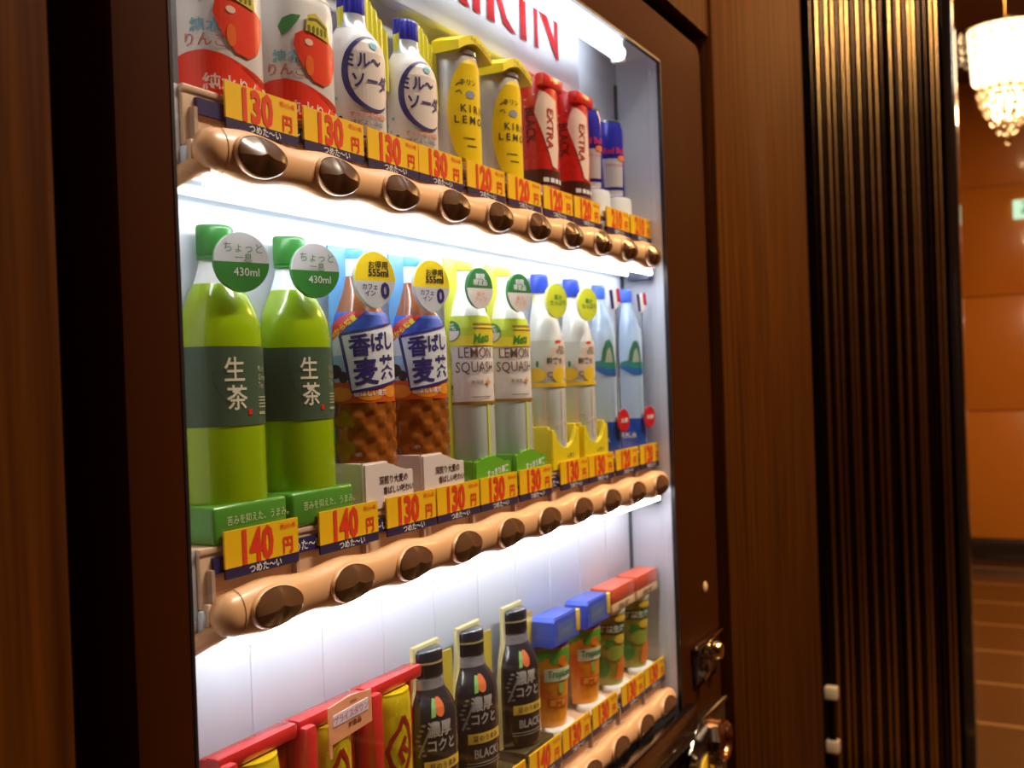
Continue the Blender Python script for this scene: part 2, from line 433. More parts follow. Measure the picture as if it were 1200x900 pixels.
for r, z in enumerate(BZ):
    rail = V('button_rail', rail_mesh(z), tan)
    for k in range(10):
        obj('button', bme, None, rail, (k*P, 0, z+Z0)); obj('button_lower_half', bdn, None, rail, (k*P, 0, z+Z0)); obj('button_rim', rme, None, rail, (k*P, 0, z+Z0))  # lower half is the same brown, its darker look shaped by the slant
    # joint between the rail and its end cap
    V('rail_end_line', tube([(-.0300, .0128+.0119*math.cos(t), z+Z0+.0167*math.sin(t)) for t in [2*PI*i/24 for i in range(25)]], .0003, 5), mat('joint_line', (.35, .2, .1), .5), rail)
    sh = vb('shelf', -.0440, .813, .0275, YB, z+.004, z+SH, tan_light, .0015)
    vb('shelf_top', -.0445, .814, .026, YB, z+SH-.004, z+SH+.0005, tan_light, .001, sh)
    vb('shelf_foot', -.0420, .813, .023, .0285, z-.012, z+.008, tan_light, .001, sh)
    vb('card_strip', -.0335, .811, .0245, .0280, z+.0265, z+.0375, mat('strip_navy', (.022, .02, .10), .4), 0, sh)
    for k in range(10):
        deco('strip_lettering', Flat(0, .0245), [T('つめた～い', k*P*1.01+.0590, z+Z0+.032, .0085, .01)], white_ink, sh, .0003)
    for k in range(11):
        vb('strip_divider', k*P*1.01-.0385, k*P*1.01-.0355, .0225, .0285, z+.006, z+.030, mat('divider_tan', (.45, .30, .22), .4), 0, sh)
    vb('end_bracket', -.0590, -.0442, .030, YB, z-.022, z+SH+.0, grey_metal, .001)
    vb('bracket_screw', -.0610, -.0510, .025, .032, z-.008, z-.001, mat('bright_clip', (.7, .72, .78), .2, metal=.8), .001)
    V('rail_arm', tube([(-.036, .014, z+Z0-.010), (-.044, .022, z+Z0-.013), (-.053, .034, z+Z0-.021), (-.060, .046, z+Z0-.031), (-.065, .058, z+Z0-.044)], [.006, .0065, .0065, .006, .006], 10), tan)
    # light tray under the shelf
    tray = vb('light_tray', -.045, .812, .0255, YB, z-.0185, z+.004, mat('clear_tray', (.72, .80, .90), .15, coat=.5), .002)
    if r < 2: vb('light_bar', -.035, .795, .0130, .0190, z-.0240, z-.0185, led_mat, .001, tray)
    if r < 2: vb('light_bar', -.035, .795, .0480, .0530, z-.0235, z-.018, led_dim, .001, tray)
    vb('tray_end', .795, .812, .018, .05, z-.030, z-.014, mat('dark_end_block', (.05, .06, .09), .4), .001, tray)
# panes of glass between the rails
for a, b in ((BZ[0]+.018, OZ1), (BZ[1]+.018, BZ[0]-.018), (BZ[2]+.018, BZ[1]-.018)):
    vb('glass_pane', OX0-.002, OX1+.002, .0095, .0110, a, b, glass)
# chrome rail along the foot of the window, and the lower door
vb('window_rail', OX0-.01, OX1+.004, -.022, -.006, -.346, -.309, mat('dark_chrome', (.30, .25, .21), .18, metal=1.), .004)
vb('window_rail', OX0-.01, OX1+.002, -.018, YF+.01, -.360, -.346, case_black, .002)
# coin unit on the door stile
V('status_lamp', lathe([(.0001, .004), (.004, .0035), (.0075, .001), (.0078, -.002)]), mat('amber_lens', (.75, .42, .22), .2, coat=.5)).matrix_basis = Matrix.Translation((.9371, YF, Z0-.1721)) @ Matrix.Rotation(PI/2, 4, 'X') @ Matrix.Diagonal((1, 1.15, 1, 1))
dark_cast = mat('dark_cast_metal', (.10, .075, .06), .22, metal=.9)
cu = vb('coin_slot_plate', .842, .958, YF-.006, YF+.002, -.294, -.240, dark_cast, .003)
vb('plate_edge', .838, .961, YF-.012, YF-.002, -.242, -.236, chrome, .002, cu)
V('slot_guide', tube([(.865, YF-.008, Z0-.25), (.872, YF-.016, Z0-.262), (.870, YF-.012, Z0-.28), (.862, YF-.008, Z0-.288)], .006, 8), chrome, cu)
V('slot_knob', lathe([(.015, -.004), (.015, .006), (.011, .012), (.001, .013)]), mat('gold_knob', (.70, .46, .2), .18, metal=1.), cu).matrix_basis = Matrix.Translation((.922, YF-.008, Z0-.262)) @ Matrix.Rotation(PI/2, 4, 'X')
vb('coin_slot', .893, .897, YF-.0075, YF, -.285, -.252, case_black, 0, cu)
rp = V('return_plate', prism([(.768+x, Z0-.46+z) for x, z in ((0, 0), (.20, 0), (.20, .112), (.175, .116), (.075, .116), (.045, .108), (.02, .085), (.004, .05))], YF-.008, YF+.002, .002), dark_cast)
V('plate_edge', tube([(.768, YF-.009, Z0-.46), (.772, YF-.010, Z0-.41), (.788, YF-.010, Z0-.375), (.813, YF-.010, Z0-.352), (.845, YF-.010, Z0-.344), (.965, YF-.010, Z0-.345)], .0035, 8), chrome, rp)
V('return_dial', lathe([(.030, -.004), (.030, .008), (.026, .012), (.022, .009), (.020, .004), (.001, .004)], 32), mat('copper_dial', (.42, .18, .08), .25, metal=1.), rp).matrix_basis = Matrix.Translation((.925, YF-.012, Z0-.398)) @ Matrix.Rotation(PI/2, 4, 'X')
V('return_lever', tube([(.895, YF-.014, Z0-.372), (.872, YF-.022, Z0-.385), (.862, YF-.024, Z0-.41), (.868, YF-.02, Z0-.435)], [.007, .009, .009, .006], 10), chrome, rp)
V('plate_stud', lathe([(.001, .006), (.006, .005), (.008, 0), (.008, -.004)][::-1], 14), chrome, rp).matrix_basis = Matrix.Translation((.800, YF-.012, Z0-.385)) @ Matrix.Rotation(PI/2, 4, 'X')
V('instruction_plate', prism([(.812, Z0-.455), (.862, Z0-.455), (.874, Z0-.398), (.850, Z0-.404), (.826, Z0-.43)], YF-.0105, YF-.006), mat('bright_yellow_sticker', (.95, .55, .03), .5), rp)
for o in (cu, rp): o.location = (.0245, 0, -.0065)
# ------------------------------------------------------------------ display samples
SY = .056
XT = [[.016, .101, .1793, .2627, .3456, .4355, .5245, .6125, .674, .748],
      [.0072, .0875, .172, .259, .3525, .4358, .5238, .610, .6954, .790],
      [.0166, .1016, .1874, .2593, .337, .4306, .5111, .602, .6823, .768]]
def spot(row, k): return (XT[row][k], SY, BZ[row]+SH+Z0+.0006)
def egg(w, h, point=0., n=36):
    pts = []
    for k in range(n):
        t = 2*PI*k/n; x, z = math.cos(t), math.sin(t)
        if z < 0: x *= 1-point*(z*z)
        pts.append((x*w/2, z*h/2))
    return pts
def clip_z(poly, z, keep_above):
    out = []; n = len(poly)
    for i in range(n):
        p, q = poly[i], poly[(i+1) % n]; a, b = (p[1] >= z) == keep_above, (q[1] >= z) == keep_above
        if a: out.append(p)
        if a != b: out.append((p[0]+(q[0]-p[0])*(z-p[1])/(q[1]-p[1]), z))
    return out
def medal(t, x, y, z, w, h, upper, lower, split, texts, rz=-20, point=0., rim=None, thick=.004):
    """an egg shaped sign on a stalk, turned a little towards the aisle"""
    r = (0, 0, math.radians(rz)); pl = egg(w, h, point)
    a, b = clip_z(pl, split, True), clip_z(pl, split, False)
    md = obj('medallion', prism(pl, .0005, thick, .0008), rim or lower, t, (x, y, z), r)
    obj('medallion_upper', prism(a, -.0006, .001), upper, md)
    obj('medallion_lower', prism(b, -.0006, .001), lower, md)
    for body, tx, tz, size, m, bold in texts: deco('medallion_lettering', Flat(0, -.0006), [T(body, tx, tz, size, bold)], m, md, .0004)
    obj('stalk', box(-.002, .002, .002, .012, -.004, .004), white_plastic, md)
    return md
def stand_box(t, w0, w1, dpt, h, m, name='stand', bev=.003): return obj(name, box(w0, w1, -dpt, -.001, 0, h, bev, 3), m, t)
def cap(t, r, z0, z1, m, ribs=0, name='cap'):
    s = Shell(r, r, 2.0, ((z0, .97), (z0+.001, 1), (z1-.003, 1), (z1-.001, .95), (z1, .86)))
    o = obj(name, s.body(z0, z1, 40 if ribs else 20, None, (lambda a, z: .0004*math.cos(a/s.half*PI*ribs)) if ribs else None), m, t)
    return o
MADE = {}
def put(kind, build, row, ks, labels, cat, group, name):
    root = None
    for k, lb in zip(ks, labels):
        if root is None:
            root = thing(name, lb, cat, spot(row, k), group); build(root); o = root
        else:
            o = dup(root); o.location = spot(row, k); o['label'] = lb
    return root

# ---- middle shelf: green tea
SHIFT = .006
def green_tea(t):
    liquid = mat('green_tea_liquid', (.32, .50, .006), .16, coat=.6)
    s = Shell(.0338, .0300, 2.2, ((.022, .96), (.028, 1), (.140, 1), (.148, .985), (.156, .95), (.164, .87), (.172, .75), (.181, .58), (.19, .46), (.197, .40), (.203, .385)))
    obj('bottle', s.body(.022, .181), liquid, t)
    obj('neck', s.body(.181, .203), mat('clear_neck_white', (.86, .88, .88), .2), t)
    c = cap(t, .0155, .2015, .2235, mat('green_cap', (.035, .22, .035), .3)); 
    obj('cap_ring', Shell(.0150, .0150, 2, ((0, 1), (1, 1))).body(.1985, .2010), mat('green_cap', (.035, .22, .035), .3), t)
    bd = deco('label_band', s, [R(-.06, .06, .080, .136)], mat('tea_label_green', (.058, .110, .068), .35), t, .0005)
    deco('label_lettering', s, [T('生', -.018, .120, .0185, .012, .92), T('茶', -.0165, .100, .0185, .012, .92)], mat('cream_ink', (.82, .76, .60), .5), t, .0009)
    deco('label_small_lettering', s, [T('Rich\nGreen\nTea', .004, .114, .0062, .0, .85, align='LEFT')]+[R(.004, .0165, .099-.0023*k, .1000-.0023*k) for k in range(4)]+[R(.004, .014, .0872, .0892)], mat('olive_ink', (.40, .38, .25), .5), t, .0009)
    deco('label_leaf_line', s, [line([(-.034, .118), (-.012, .118)], .0005), line([(-.034, .118), (-.033, .110), (-.029, .102), (-.023, .095)], .0006)], mat('dark_leaf_ink', (.035, .065, .035), .5), t, .0008)
    deco('label_seal', s, [R(-.0075, -.004, .0875, .0915)], red_ink, t, .0009)
    b = stand_box(t, -.0400, .0350, .0312, .0265, mat('leaf_green_plastic', (.085, .30, .035), .22, coat=.5))
    deco('stand_lettering', Flat(0, -.0312), [T('苦みを抑えた、うまみ。', .004, .0155, .0072, .0, .85)], mat('pale_green_ink', (.62, .74, .42), .5), b, .0004)
    medal(t, -.0070, -.0345, .1945, .0425, .042, mat('pale_grey_sign', (.62, .64, .66), .4), mat('sign_green', (.035, .25, .045), .35), 0.,
          [('ちょっと', .001, .0100, .0080, green_ink, .0), ('一息', .001, .0032, .0070, green_ink, .0), ('430ml', .003, -.0068, .0082, white_ink, .0)], -18, .1)
put('green', green_tea, 1, (0, 1), ('green tea bottle with dark label standing beside the edge of the window', 'green tea bottle with dark label standing beside the barley tea'),
    'bottle', 'green tea bottles on the middle shelf', 'tea_bottle')

# ---- middle shelf: barley tea
SHIFT = -.0125
def barley_tea(t):
    tea = mat('barley_tea_liquid', (.30, .085, .012), .12, coat=.7)
    pale = tea
    s = Shell(.0330, .0300, 2.3, ((.02, .95), (.026, 1), (.148, 1), (.156, .96), (.164, .88), (.172, .74), (.18, .60), (.188, .48), (.197, .38), (.213, .37)))
    def bricks(a, z):
        ia, iz = math.floor(a/.0115), math.floor((z-.024)/.0115); fa, fz = abs((a/.0115) % 1-.5)*2, abs(((z-.024)/.0115) % 1-.5)*2
        return (.0016 if (ia+iz) % 2 else -.0004)*(1-max(fa, fz)**4)
    obj('bottle', s.body(.020, .0905, 60, .0019, bricks), tea, t)
    obj('bottle_wrapped', s.body(.0905, .167), mat('label_white', (.72, .75, .80), .3), t)
    obj('bottle_shoulder', s.body(.167, .198), pale, t)
    obj('neck', s.body(.198, .213), mat('clear_neck_white', (.86, .88, .88), .2), t)
    cap(t, .0115, .2135, .2225, mat('sky_cap', (.16, .55, .80), .3))
    deco('label_sky', s, [R(-.06, .06, .148, .167)], mat('label_blue', (.045, .13, .62), .3), t, .0005)
    deco('label_haze', s, [R(-.06, .06, .108, .132)], mat('label_pale_blue', (.36, .55, .72), .35), t, .0005)
    deco('label_cloud', s, [G((-.06, .134), (-.028, .149), (-.01, .152), (.02, .148), (.06, .149), (.06, .132), (-.06, .130))], mat('label_white', (.72, .75, .80), .3), t, .0007)
    deco('label_field', s, [R(-.06, .06, .0905, .108)], mat('label_orange', (.66, .10, .008), .35), t, .0006)
    deco('label_field_light', s, [E(-.03, .098, .010, .006), E(-.004, .096, .012, .004), E(.02, .099, .01, .005)], mat('label_gold', (.80, .28, .02), .4), t, .0008)
    deco('label_house', s, [E(-.034, .117, .006, .006, 14), E(-.027, .112, .004, .005, 12)], black_ink, t, .0008)
    deco('label_ribbon', s, [G((-.06, .129), (-.0445, .135), (-.016, .160), (-.005, .167), (-.020, .167), (-.03, .162), (-.0455, .147), (-.06, .141))], mat('ribbon_red', (.62, .03, .02), .35), t, .0009)
    deco('ribbon_lettering', s, [T('500mlから増量', -.030, .1515, .0058, .02, 1, .66)], yellow_ink, t, .0012)
    bx = [(-.0285, .1475), (.036, .159), (.036, .109), (-.0205, .0995), (-.024, .122)]
    deco('label_box', s, [G(*bx)], mat('label_white', (.72, .75, .80), .3), t, .0010)
    deco('label_box_border', s, [line(bx+[bx[0]], .0026)], navy_ink, t, .0014)
    deco('label_lettering', s, [T('香', -.0125, .1385, .0195, .03, .95, .06), T('ば', .0045, .1415, .017, .03, .9, .06), T('し', .019, .1425, .017, .03, .9, .06),
                                T('麦', -.0075, .1165, .0235, .03, .95, .06), T('茶', .0155, .1195, .022, .03, .9, .06)], navy_ink, t, .0013)
    deco('label_small_lettering', s, [T('香ばしい麦茶', -.003, .0985, .0055, .02)], white_ink, t, .0011)
    obj('back_plate', box(-.0350, .022, -.0025, -.0003, .0, .223, .0008), mat('sky_blue_plate', (.14, .42, .78), .35), t)
    st = obj('stand', prism([(-.035, 0), (.037, 0), (.037, .030), (.020, .0305), (.014, .032), (.006, .038), (-.004, .0405), (-.035, .0405)], -.0315, -.0265, .0015), mat('cream_stand', (.82, .70, .66), .35), t)
    obj('stand_side', box(-.035, -.031, -.0275, -.001, 0, .0405, .001), mat('cream_stand', (.82, .70, .66), .35), st)
    obj('stand_floor', box(-.035, .037, -.0275, -.001, 0, .004), mat('cream_stand', (.82, .70, .66), .35), st)
    deco('stand_lettering', Flat(0, -.0315), [T('深煎り大麦の', .006, .0245, .0075, .02, .95), T('香ばしい味わい', .013, .0155, .0068, .02, .95)], mat('sepia_ink', (.05, .02, .02), .5), st, .0004)
    medal(t, -.0145, -.0345, .1925, .0415, .0475, yellow_ink, mat('pale_grey_sign', (.62, .64, .66), .4), -.001,
          [('お得用', .003, .0125, .007, black_ink, .02), ('555ml', .003, .0060, .0085, black_ink, .03), ('カフェ\nイン', -.006, -.0085, .0056, navy_ink, .02), ('0', .0095, -.0085, .0175, navy_ink, .04)], -18, .28)
put('barley', barley_tea, 1, (2, 3), ('barley tea bottle with blue label next to the green tea', 'barley tea bottle with blue label next to the lemon squash'),
    'bottle', 'barley tea bottles on the middle shelf', 'tea_bottle')

# ---- middle shelf: lemon squash
SHIFT = -.018
def lemon_squash(t):
    s = Shell(.0275, .0300, 2.3, ((.012, .95), (.018, 1), (.158, 1), (.170, .90), (.182, .72), (.192, .52), (.199, .42), (.216, .40)))
    milky = mat('cloudy_lemonade', (.58, .63, .60), .15, coat=.5)
    obj('bottle', s.body(.012, .0815), milky, t)
    obj('bottle_wrapped', s.body(.0815, .170), mat('pinkish_label', (.78, .70, .66), .35), t)
    obj('bottle_shoulder', s.body(.170, .216), mat('clear_shoulder', (.84, .86, .86), .15, coat=.4), t)
    cap(t, .0125, .2165, .2255, mat('lemon_cap', (.86, .76, .10), .3))
    deco('bottle_stripe', s, [R(-.030, -.026, .014, .0815), R(.012, .016, .014, .0815)], mat('lime_stripe', (.66, .72, .08), .35), t, .0006)
    deco('label_top', s, [R(-.06, .06, .146, .170)], mat('label_lime', (.58, .70, .05), .35), t, .0005)
    deco('label_glow', s, [R(-.06, .06, .140, .150), E(.016, .152, .016, .010)], mat('label_lemon', (.88, .70, .05), .35), t, .0007)
    deco('label_rule', s, [R(-.06, .06, .0815, .0845), R(-.002, .05, .160, .1625), R(-.002, .05, .1565, .1582)], mat('gold_brown_ink', (.30, .17, .02), .4), t, .0009)
    deco('label_lettering', s, [T('LEMON\nSQUASH', .0015, .125, .0152, .004, .78)], mat('umber_ink', (.12, .06, .04), .5), t, .0009)
    deco('label_side_lettering', s, [T('手摘みレモン', -.0265, .120, .0046, .0, 1, -PI/2), T('果汁', -.0265, .096, .006, .02, 1, -PI/2)]+[R(-.006, .018, .0885, .0893), T('無果糖', .001, .1035, .0045)], mat('umber_ink', (.12, .06, .04), .5), t, .0009)
    deco('label_flower', s, [E(.014, .1035, .0045, .0012, 10), E(.014, .1035, .0012, .0045, 10)], mat('orange_ink', (.75, .32, .06), .5), t, .0011)
    deco('label_script', s, [T('Mets', .008, .1475, .013, .03, .8, .1, skew=.25)], mat('script_green', (.05, .30, .03), .5), t, .0011)
    deco('label_seal', s, [E(-.0245, .155, .0100, .0105)], green_ink, t, .0010)
    deco('label_seal_foot', s, [E(-.0245, .155, .0090, .0095, 16, PI, 2*PI)], mat('pinkish_label', (.78, .70, .66), .35), t, .0013)
    deco('label_seal_lettering', s, [T('爽快\n果実感', -.0245, .1592, .0038, .02)], white_ink, t, .0013)
    obj('back_plate', box(-.034, .024, -.0025, -.0003, 0, .228, .0008), mat('lime_plate', (.72, .76, .06), .4), t)
    st = obj('stand', prism([(-.036, 0), (.037, 0), (.037, .0215), (.020, .0215), (.014, .0240), (.007, .0285), (-.003, .0305), (-.014, .0285), (-.020, .0265), (-.036, .0265)], -.0315, -.0265, .0015), mat('lime_green_plastic', (.16, .48, .03), .25, coat=.4), t)
    obj('stand_side', box(-.036, -.032, -.0275, -.001, 0, .0265, .001), mat('lime_green_plastic', (.16, .48, .03), .25, coat=.4), st)
    obj('stand_floor', box(-.036, .037, -.0275, -.001, 0, .003), mat('lime_green_plastic', (.16, .48, .03), .25, coat=.4), st)
    deco('stand_lettering', Flat(0, -.0315), [T('すっきり果実', .008, .0135, .0075, .03, 1, .08)], white_ink, st, .0004)
    medal(t, -.0200, -.0345, .1960, .033, .0405, green_ink, mat('pinkish_label', (.78, .70, .66), .35), 0.,
          [('期間\n限定品', 0, .0085, .0062, white_ink, .02), ('果汁\nアップ', 0, -.0085, .0056, mat('orange_ink', (.75, .32, .06), .5), .0)], -18, .08, rim=green_ink)
put('squash', lemon_squash, 1, (4, 5), ('lemon squash bottle with lime label next to the barley tea', 'lemon squash bottle with lime label next to the blue capped lemon water'),
    'bottle', 'lemon squash bottles on the middle shelf', 'drink_bottle')

# ---- middle shelf: lemon water
SHIFT = -.0155
def lemon_water(t):
    s = Shell(.0245, .0300, 2.3, ((.015, .95), (.02, 1), (.140, 1), (.154, .94), (.170, .80), (.184, .60), (.196, .45), (.203, .42)))
    obj('bottle', s.body(.015, .148), mat('hazy_water', (.66, .70, .66), .15, coat=.5), t)
    obj('bottle_shoulder', s.body(.148, .203), mat('clear_shoulder', (.84, .86, .86), .15, coat=.4), t)
    cap(t, .0145, .2035, .2255, mat('royal_blue_cap', (.03, .085, .62), .3))
    deco('label_panel', s, [G((-.012, .104), (.05, .104), (.05, .146), (.008, .150), (-.003, .136), (-.012, .122))], mat('label_peach', (.80, .62, .52), .35), t, .0005)
    deco('label_lettering', s, [T('水分\n補給に', .012, .137, .0055, .02), T('果実水', .003, .1245, .0075, .02), T('C', -.005, .1085, .009, .02)], mat('olive_dark_ink', (.12, .14, .08), .5), t, .0009)
    deco('label_mark', s, [R(.004, .013, .1450, .1475)], red_ink, t, .0009)
    deco('label_leaf', s, [E(-.0185, .121, .0018, .004, 10), E(-.0065, .1245, .0014, .004, 10)], green_ink, t, .0009)
    deco('label_lemon', s, [E(-.0195, .1085, .0105, .0082), E(.008, .1085, .0095, .0095), R(-.06, .06, .0945, .0995)], mat('lemon_yellow', (.92, .60, .03), .35), t, .0010)
    deco('bottle_tree', s, [R(-.013, -.0095, .035, .092), R(.010, .0135, .035, .092), line([(-.022, .055), (-.0115, .062), (0, .060)], .002), line([(.002, .050), (.012, .056), (.022, .052)], .002)], mat('label_peach', (.80, .62, .52), .35), t, .0006)
    yel = mat('lemon_yellow_plastic', (.90, .70, .015), .3, coat=.3)
    obj('back_plate', box(-.0345, .030, -.0025, -.0003, 0, .085, .0008), mat('pale_lemon_plate', (.86, .80, .22), .4), t)
    obj('back_plate_top', box(-.012, .030, -.0025, -.0003, .085, .228, .0008), mat('pale_lemon_plate', (.86, .80, .22), .4), t)
    arch = [(-.0365, 0), (.0365, 0), (.0365, .046), (.0285, .046)]+[(.0235*math.cos(u), .036-.012*math.sin(u)) for u in [PI*k/10 for k in range(11)]]+[(-.0285, .046), (-.0365, .046)]
    st = obj('stand', prism(arch, -.0315, -.0265, .001), yel, t)
    obj('stand_side', box(-.0365, -.0325, -.0275, -.001, 0, .050, .001), yel, st); obj('stand_side', box(.0325, .0365, -.0275, -.001, 0, .050, .001), yel, st)
    obj('stand_floor', box(-.0365, .0365, -.0275, -.001, 0, .004), yel, st)
    deco('stand_lettering', Flat(0, -.0315), [T('レモン', .012, .0145, .007, .02)], mat('olive_dark_ink', (.12, .14, .08), .5), st, .0004)
    medal(t, -.0180, -.0345, .1920, .0335, .0395, mat('lime_sign', (.72, .78, .05), .35), mat('lime_sign', (.72, .78, .05), .35), 0.,
          [('果汁\nたっぷり', .001, .001, .0066, green_ink, .02)], -18, .08, rim=mat('pale_lemon_rim', (.84, .82, .40), .4))
put('lemonwater', lemon_water, 1, (6, 7), ('blue capped lemon water bottle in a yellow stand beside the lemon squash', 'blue capped lemon water bottle in a yellow stand beside the mineral water'),
    'bottle', 'lemon water bottles on the middle shelf', 'drink_bottle')

# ---- middle shelf: mineral water
SHIFT = -.021
def mineral_water(t):
    s = Shell(.0205, .0270, 2.2, ((.003, .97), (.006, 1), (.045, 1), (.15, .97), (.165, .88), (.182, .68), (.195, .5), (.205, .42)))
    obj('bottle', s.body(.045, .205), mat('pale_blue_bottle', (.50, .66, .86), .12, coat=.6), t)
    obj('bottle_foot', s.body(.003, .045), mat('deep_blue_plastic', (.025, .10, .55), .2, coat=.5), t)
    cap(t, .0125, .2055, .2235, mat('bright_blue_cap', (.07, .17, .74), .3))
    deco('label_mountain', s, [G((-.005, .121), (-.002, .138), (.003, .150), (.008, .152), (.013, .142), (.016, .121))], mat('mountain_green', (.05, .22, .10), .4), t, .0006)
    deco('label_slope', s, [G((.001, .122), (.004, .137), (.008, .142), (.011, .130), (.012, .122))], mat('mountain_pale', (.45, .52, .40), .4), t, .0010)
    deco('label_hill', s, [G((-.018, .115), (-.014, .123), (-.004, .125), (.018, .121), (.018, .113), (-.005, .112))], mat('hill_teal', (.04, .28, .20), .4), t, .0008)
    deco('label_wave', s, [G((-.018, .115), (-.008, .110), (.002, .105), (.018, .106), (.018, .113), (.002, .1135), (-.008, .118))], mat('wave_blue', (.03, .16, .52), .4), t, .0012)
    fg = obj('flag_tag', prism([(-.0105, -.012), (-.003, -.014), (.0105, -.006), (.0105, .013), (-.0105, .013)], .0, .002), white_plastic, t, (-.010, -.0315, .203), (0, math.radians(-8), math.radians(-15)))
    deco('flag_blue', Flat(0, 0), [R(-.0105, -.004, -.0115, .013)], navy_ink, fg, .0004); deco('flag_red', Flat(0, 0), [R(.004, .0105, -.004, .013)], mat('flag_crimson', (.55, .02, .04), .4), fg, .0004)
    obj('tag_stalk', tube([(-.008, -.0305, .196), (-.008, -.0300, .150), (-.008, -.0290, .045)], .0012, 6), mat('silver_wire', (.45, .45, .48), .25, metal=.9), t)
    pr = egg(.021, .030); bl = obj('price_tag', prism(pr, 0, .003, .0008), mat('tag_red', (.66, .02, .03), .3, coat=.4), t, (.000, -.0345, .046), (0, 0, math.radians(-18)))
    deco('price_tag_lettering', Flat(0, 0), [T('お得', 0, 0, .007, .02)], white_ink, bl, .0004)
    deco('foot_lettering', s, [T('天然水', -.008, .022, .008, .02)], white_ink, t, .0006)
put('water', mineral_water, 1, (8, 9), ('pale blue mineral water bottle with flag tag beside the lemon water', 'pale blue mineral water bottle with flag tag at the shelf end'),
    'bottle', 'mineral water bottles on the middle shelf', 'water_bottle')

# ---- top shelf: apple drink
SHIFT = -.011
def apple_drink(t):
    s = Shell(.0345, .0300, 2.6, ((.001, .97), (.004, 1), (.092, 1), (.099, .97), (.105, .88), (.110, .74), (.114, .52), (.118, .42), (.126, .40)))
    obj('pack', s.body(.001, .126), mat('apple_pack_white', (.74, .70, .68), .3, coat=.3), t)
    cap(t, .0165, .1265, .146, mat('cream_cap', (.84, .76, .45), .35))
    deco('pack_collar', s, [R(-.07, .07, .1005, .1025)], mat('cream_ring', (.84, .70, .50), .4), t, .0012)
    wave = [(-.07, .001), (.07, .001)]+[(.07, .010), (.045, .008), (.025, .014), (.005, .0235), (-.010, .0300), (-.022, .0318), (-.035, .0305), (-.052, .026), (-.07, .024)]
    deco('pack_band', s, [G(*wave)], mat('apple_red', (.80, .035, .015), .3), t, .0005)
    deco('band_lettering', s, [T('純水りんご', .008, .0095, .0125, .02)], mat('pale_pink_ink', (.84, .62, .58), .5), t, .0009)
    deco('pack_lettering', s, [T('純', -.026, .0492, .0105, .02), T('水', -.0145, .0490, .0105, .02)], cyan_ink, t, .0007)
    deco('pack_name', s, [T('りんご', -.0200, .0392, .0108, .0)], mat('apple_name_red', (.50, .10, .08), .5), t, .0007)
    ap = [(-.0035, .084), (.002, .0885), (.010, .0895), (.018, .087), (.030, .087), (.040, .080), (.040, .062), (.034, .046), (.024, .0385), (.012, .0405), (.004, .050), (-.001, .060), (-.005, .073)]
    fz = lambda q: [(x-.0100, .031+(z-.0385)*.78) for x, z in q]
    ap = fz(ap)
    deco('apple_picture', s, [G(*ap)], mat('picture_red', (.78, .045, .02), .3), t, .0012)
    deco('apple_blush', s, [E(-.002, .044, .004, .008, 14)], mat('picture_orange', (.82, .14, .02), .3), t, .0016)
    deco('apple_shine', s, [E(-.002, .0620, .0040, .0026, 14)], mat('picture_pale', (.88, .58, .42), .3), t, .0016)
    deco('leaf_picture', s, [G((-.0235, .0645), (-.026, .0715), (-.0225, .0780), (-.0155, .0815), (-.0085, .0815), (-.012, .0755), (-.0175, .0695))], mat('picture_green', (.06, .26, .08), .4), t, .0012)
    tg = deco('sticker', s, [G((-.005, .0705), (-.003, .0830), (.005, .0860), (.019, .079), (.021, .0665), (.009, .0685))], mat('sticker_olive', (.62, .50, .03), .4), t, .0020)
    deco('sticker_stripe', s, [R(-.003+.0045*k, -.001+.0045*k, .0700, .0755) for k in range(5)]+[line([(-.002, .080), (.006, .0815), (.018, .0765)], .0018)], mat('sticker_dark', (.16, .15, .02), .4), t, .0024)
put('apple', apple_drink, 0, (0, 1), ('white apple drink pack with red wave beside the edge of the window', 'white apple drink pack with red wave beside the milk soda'),
    'drink pack', 'apple drink packs on the top shelf', 'apple_drink_pack')

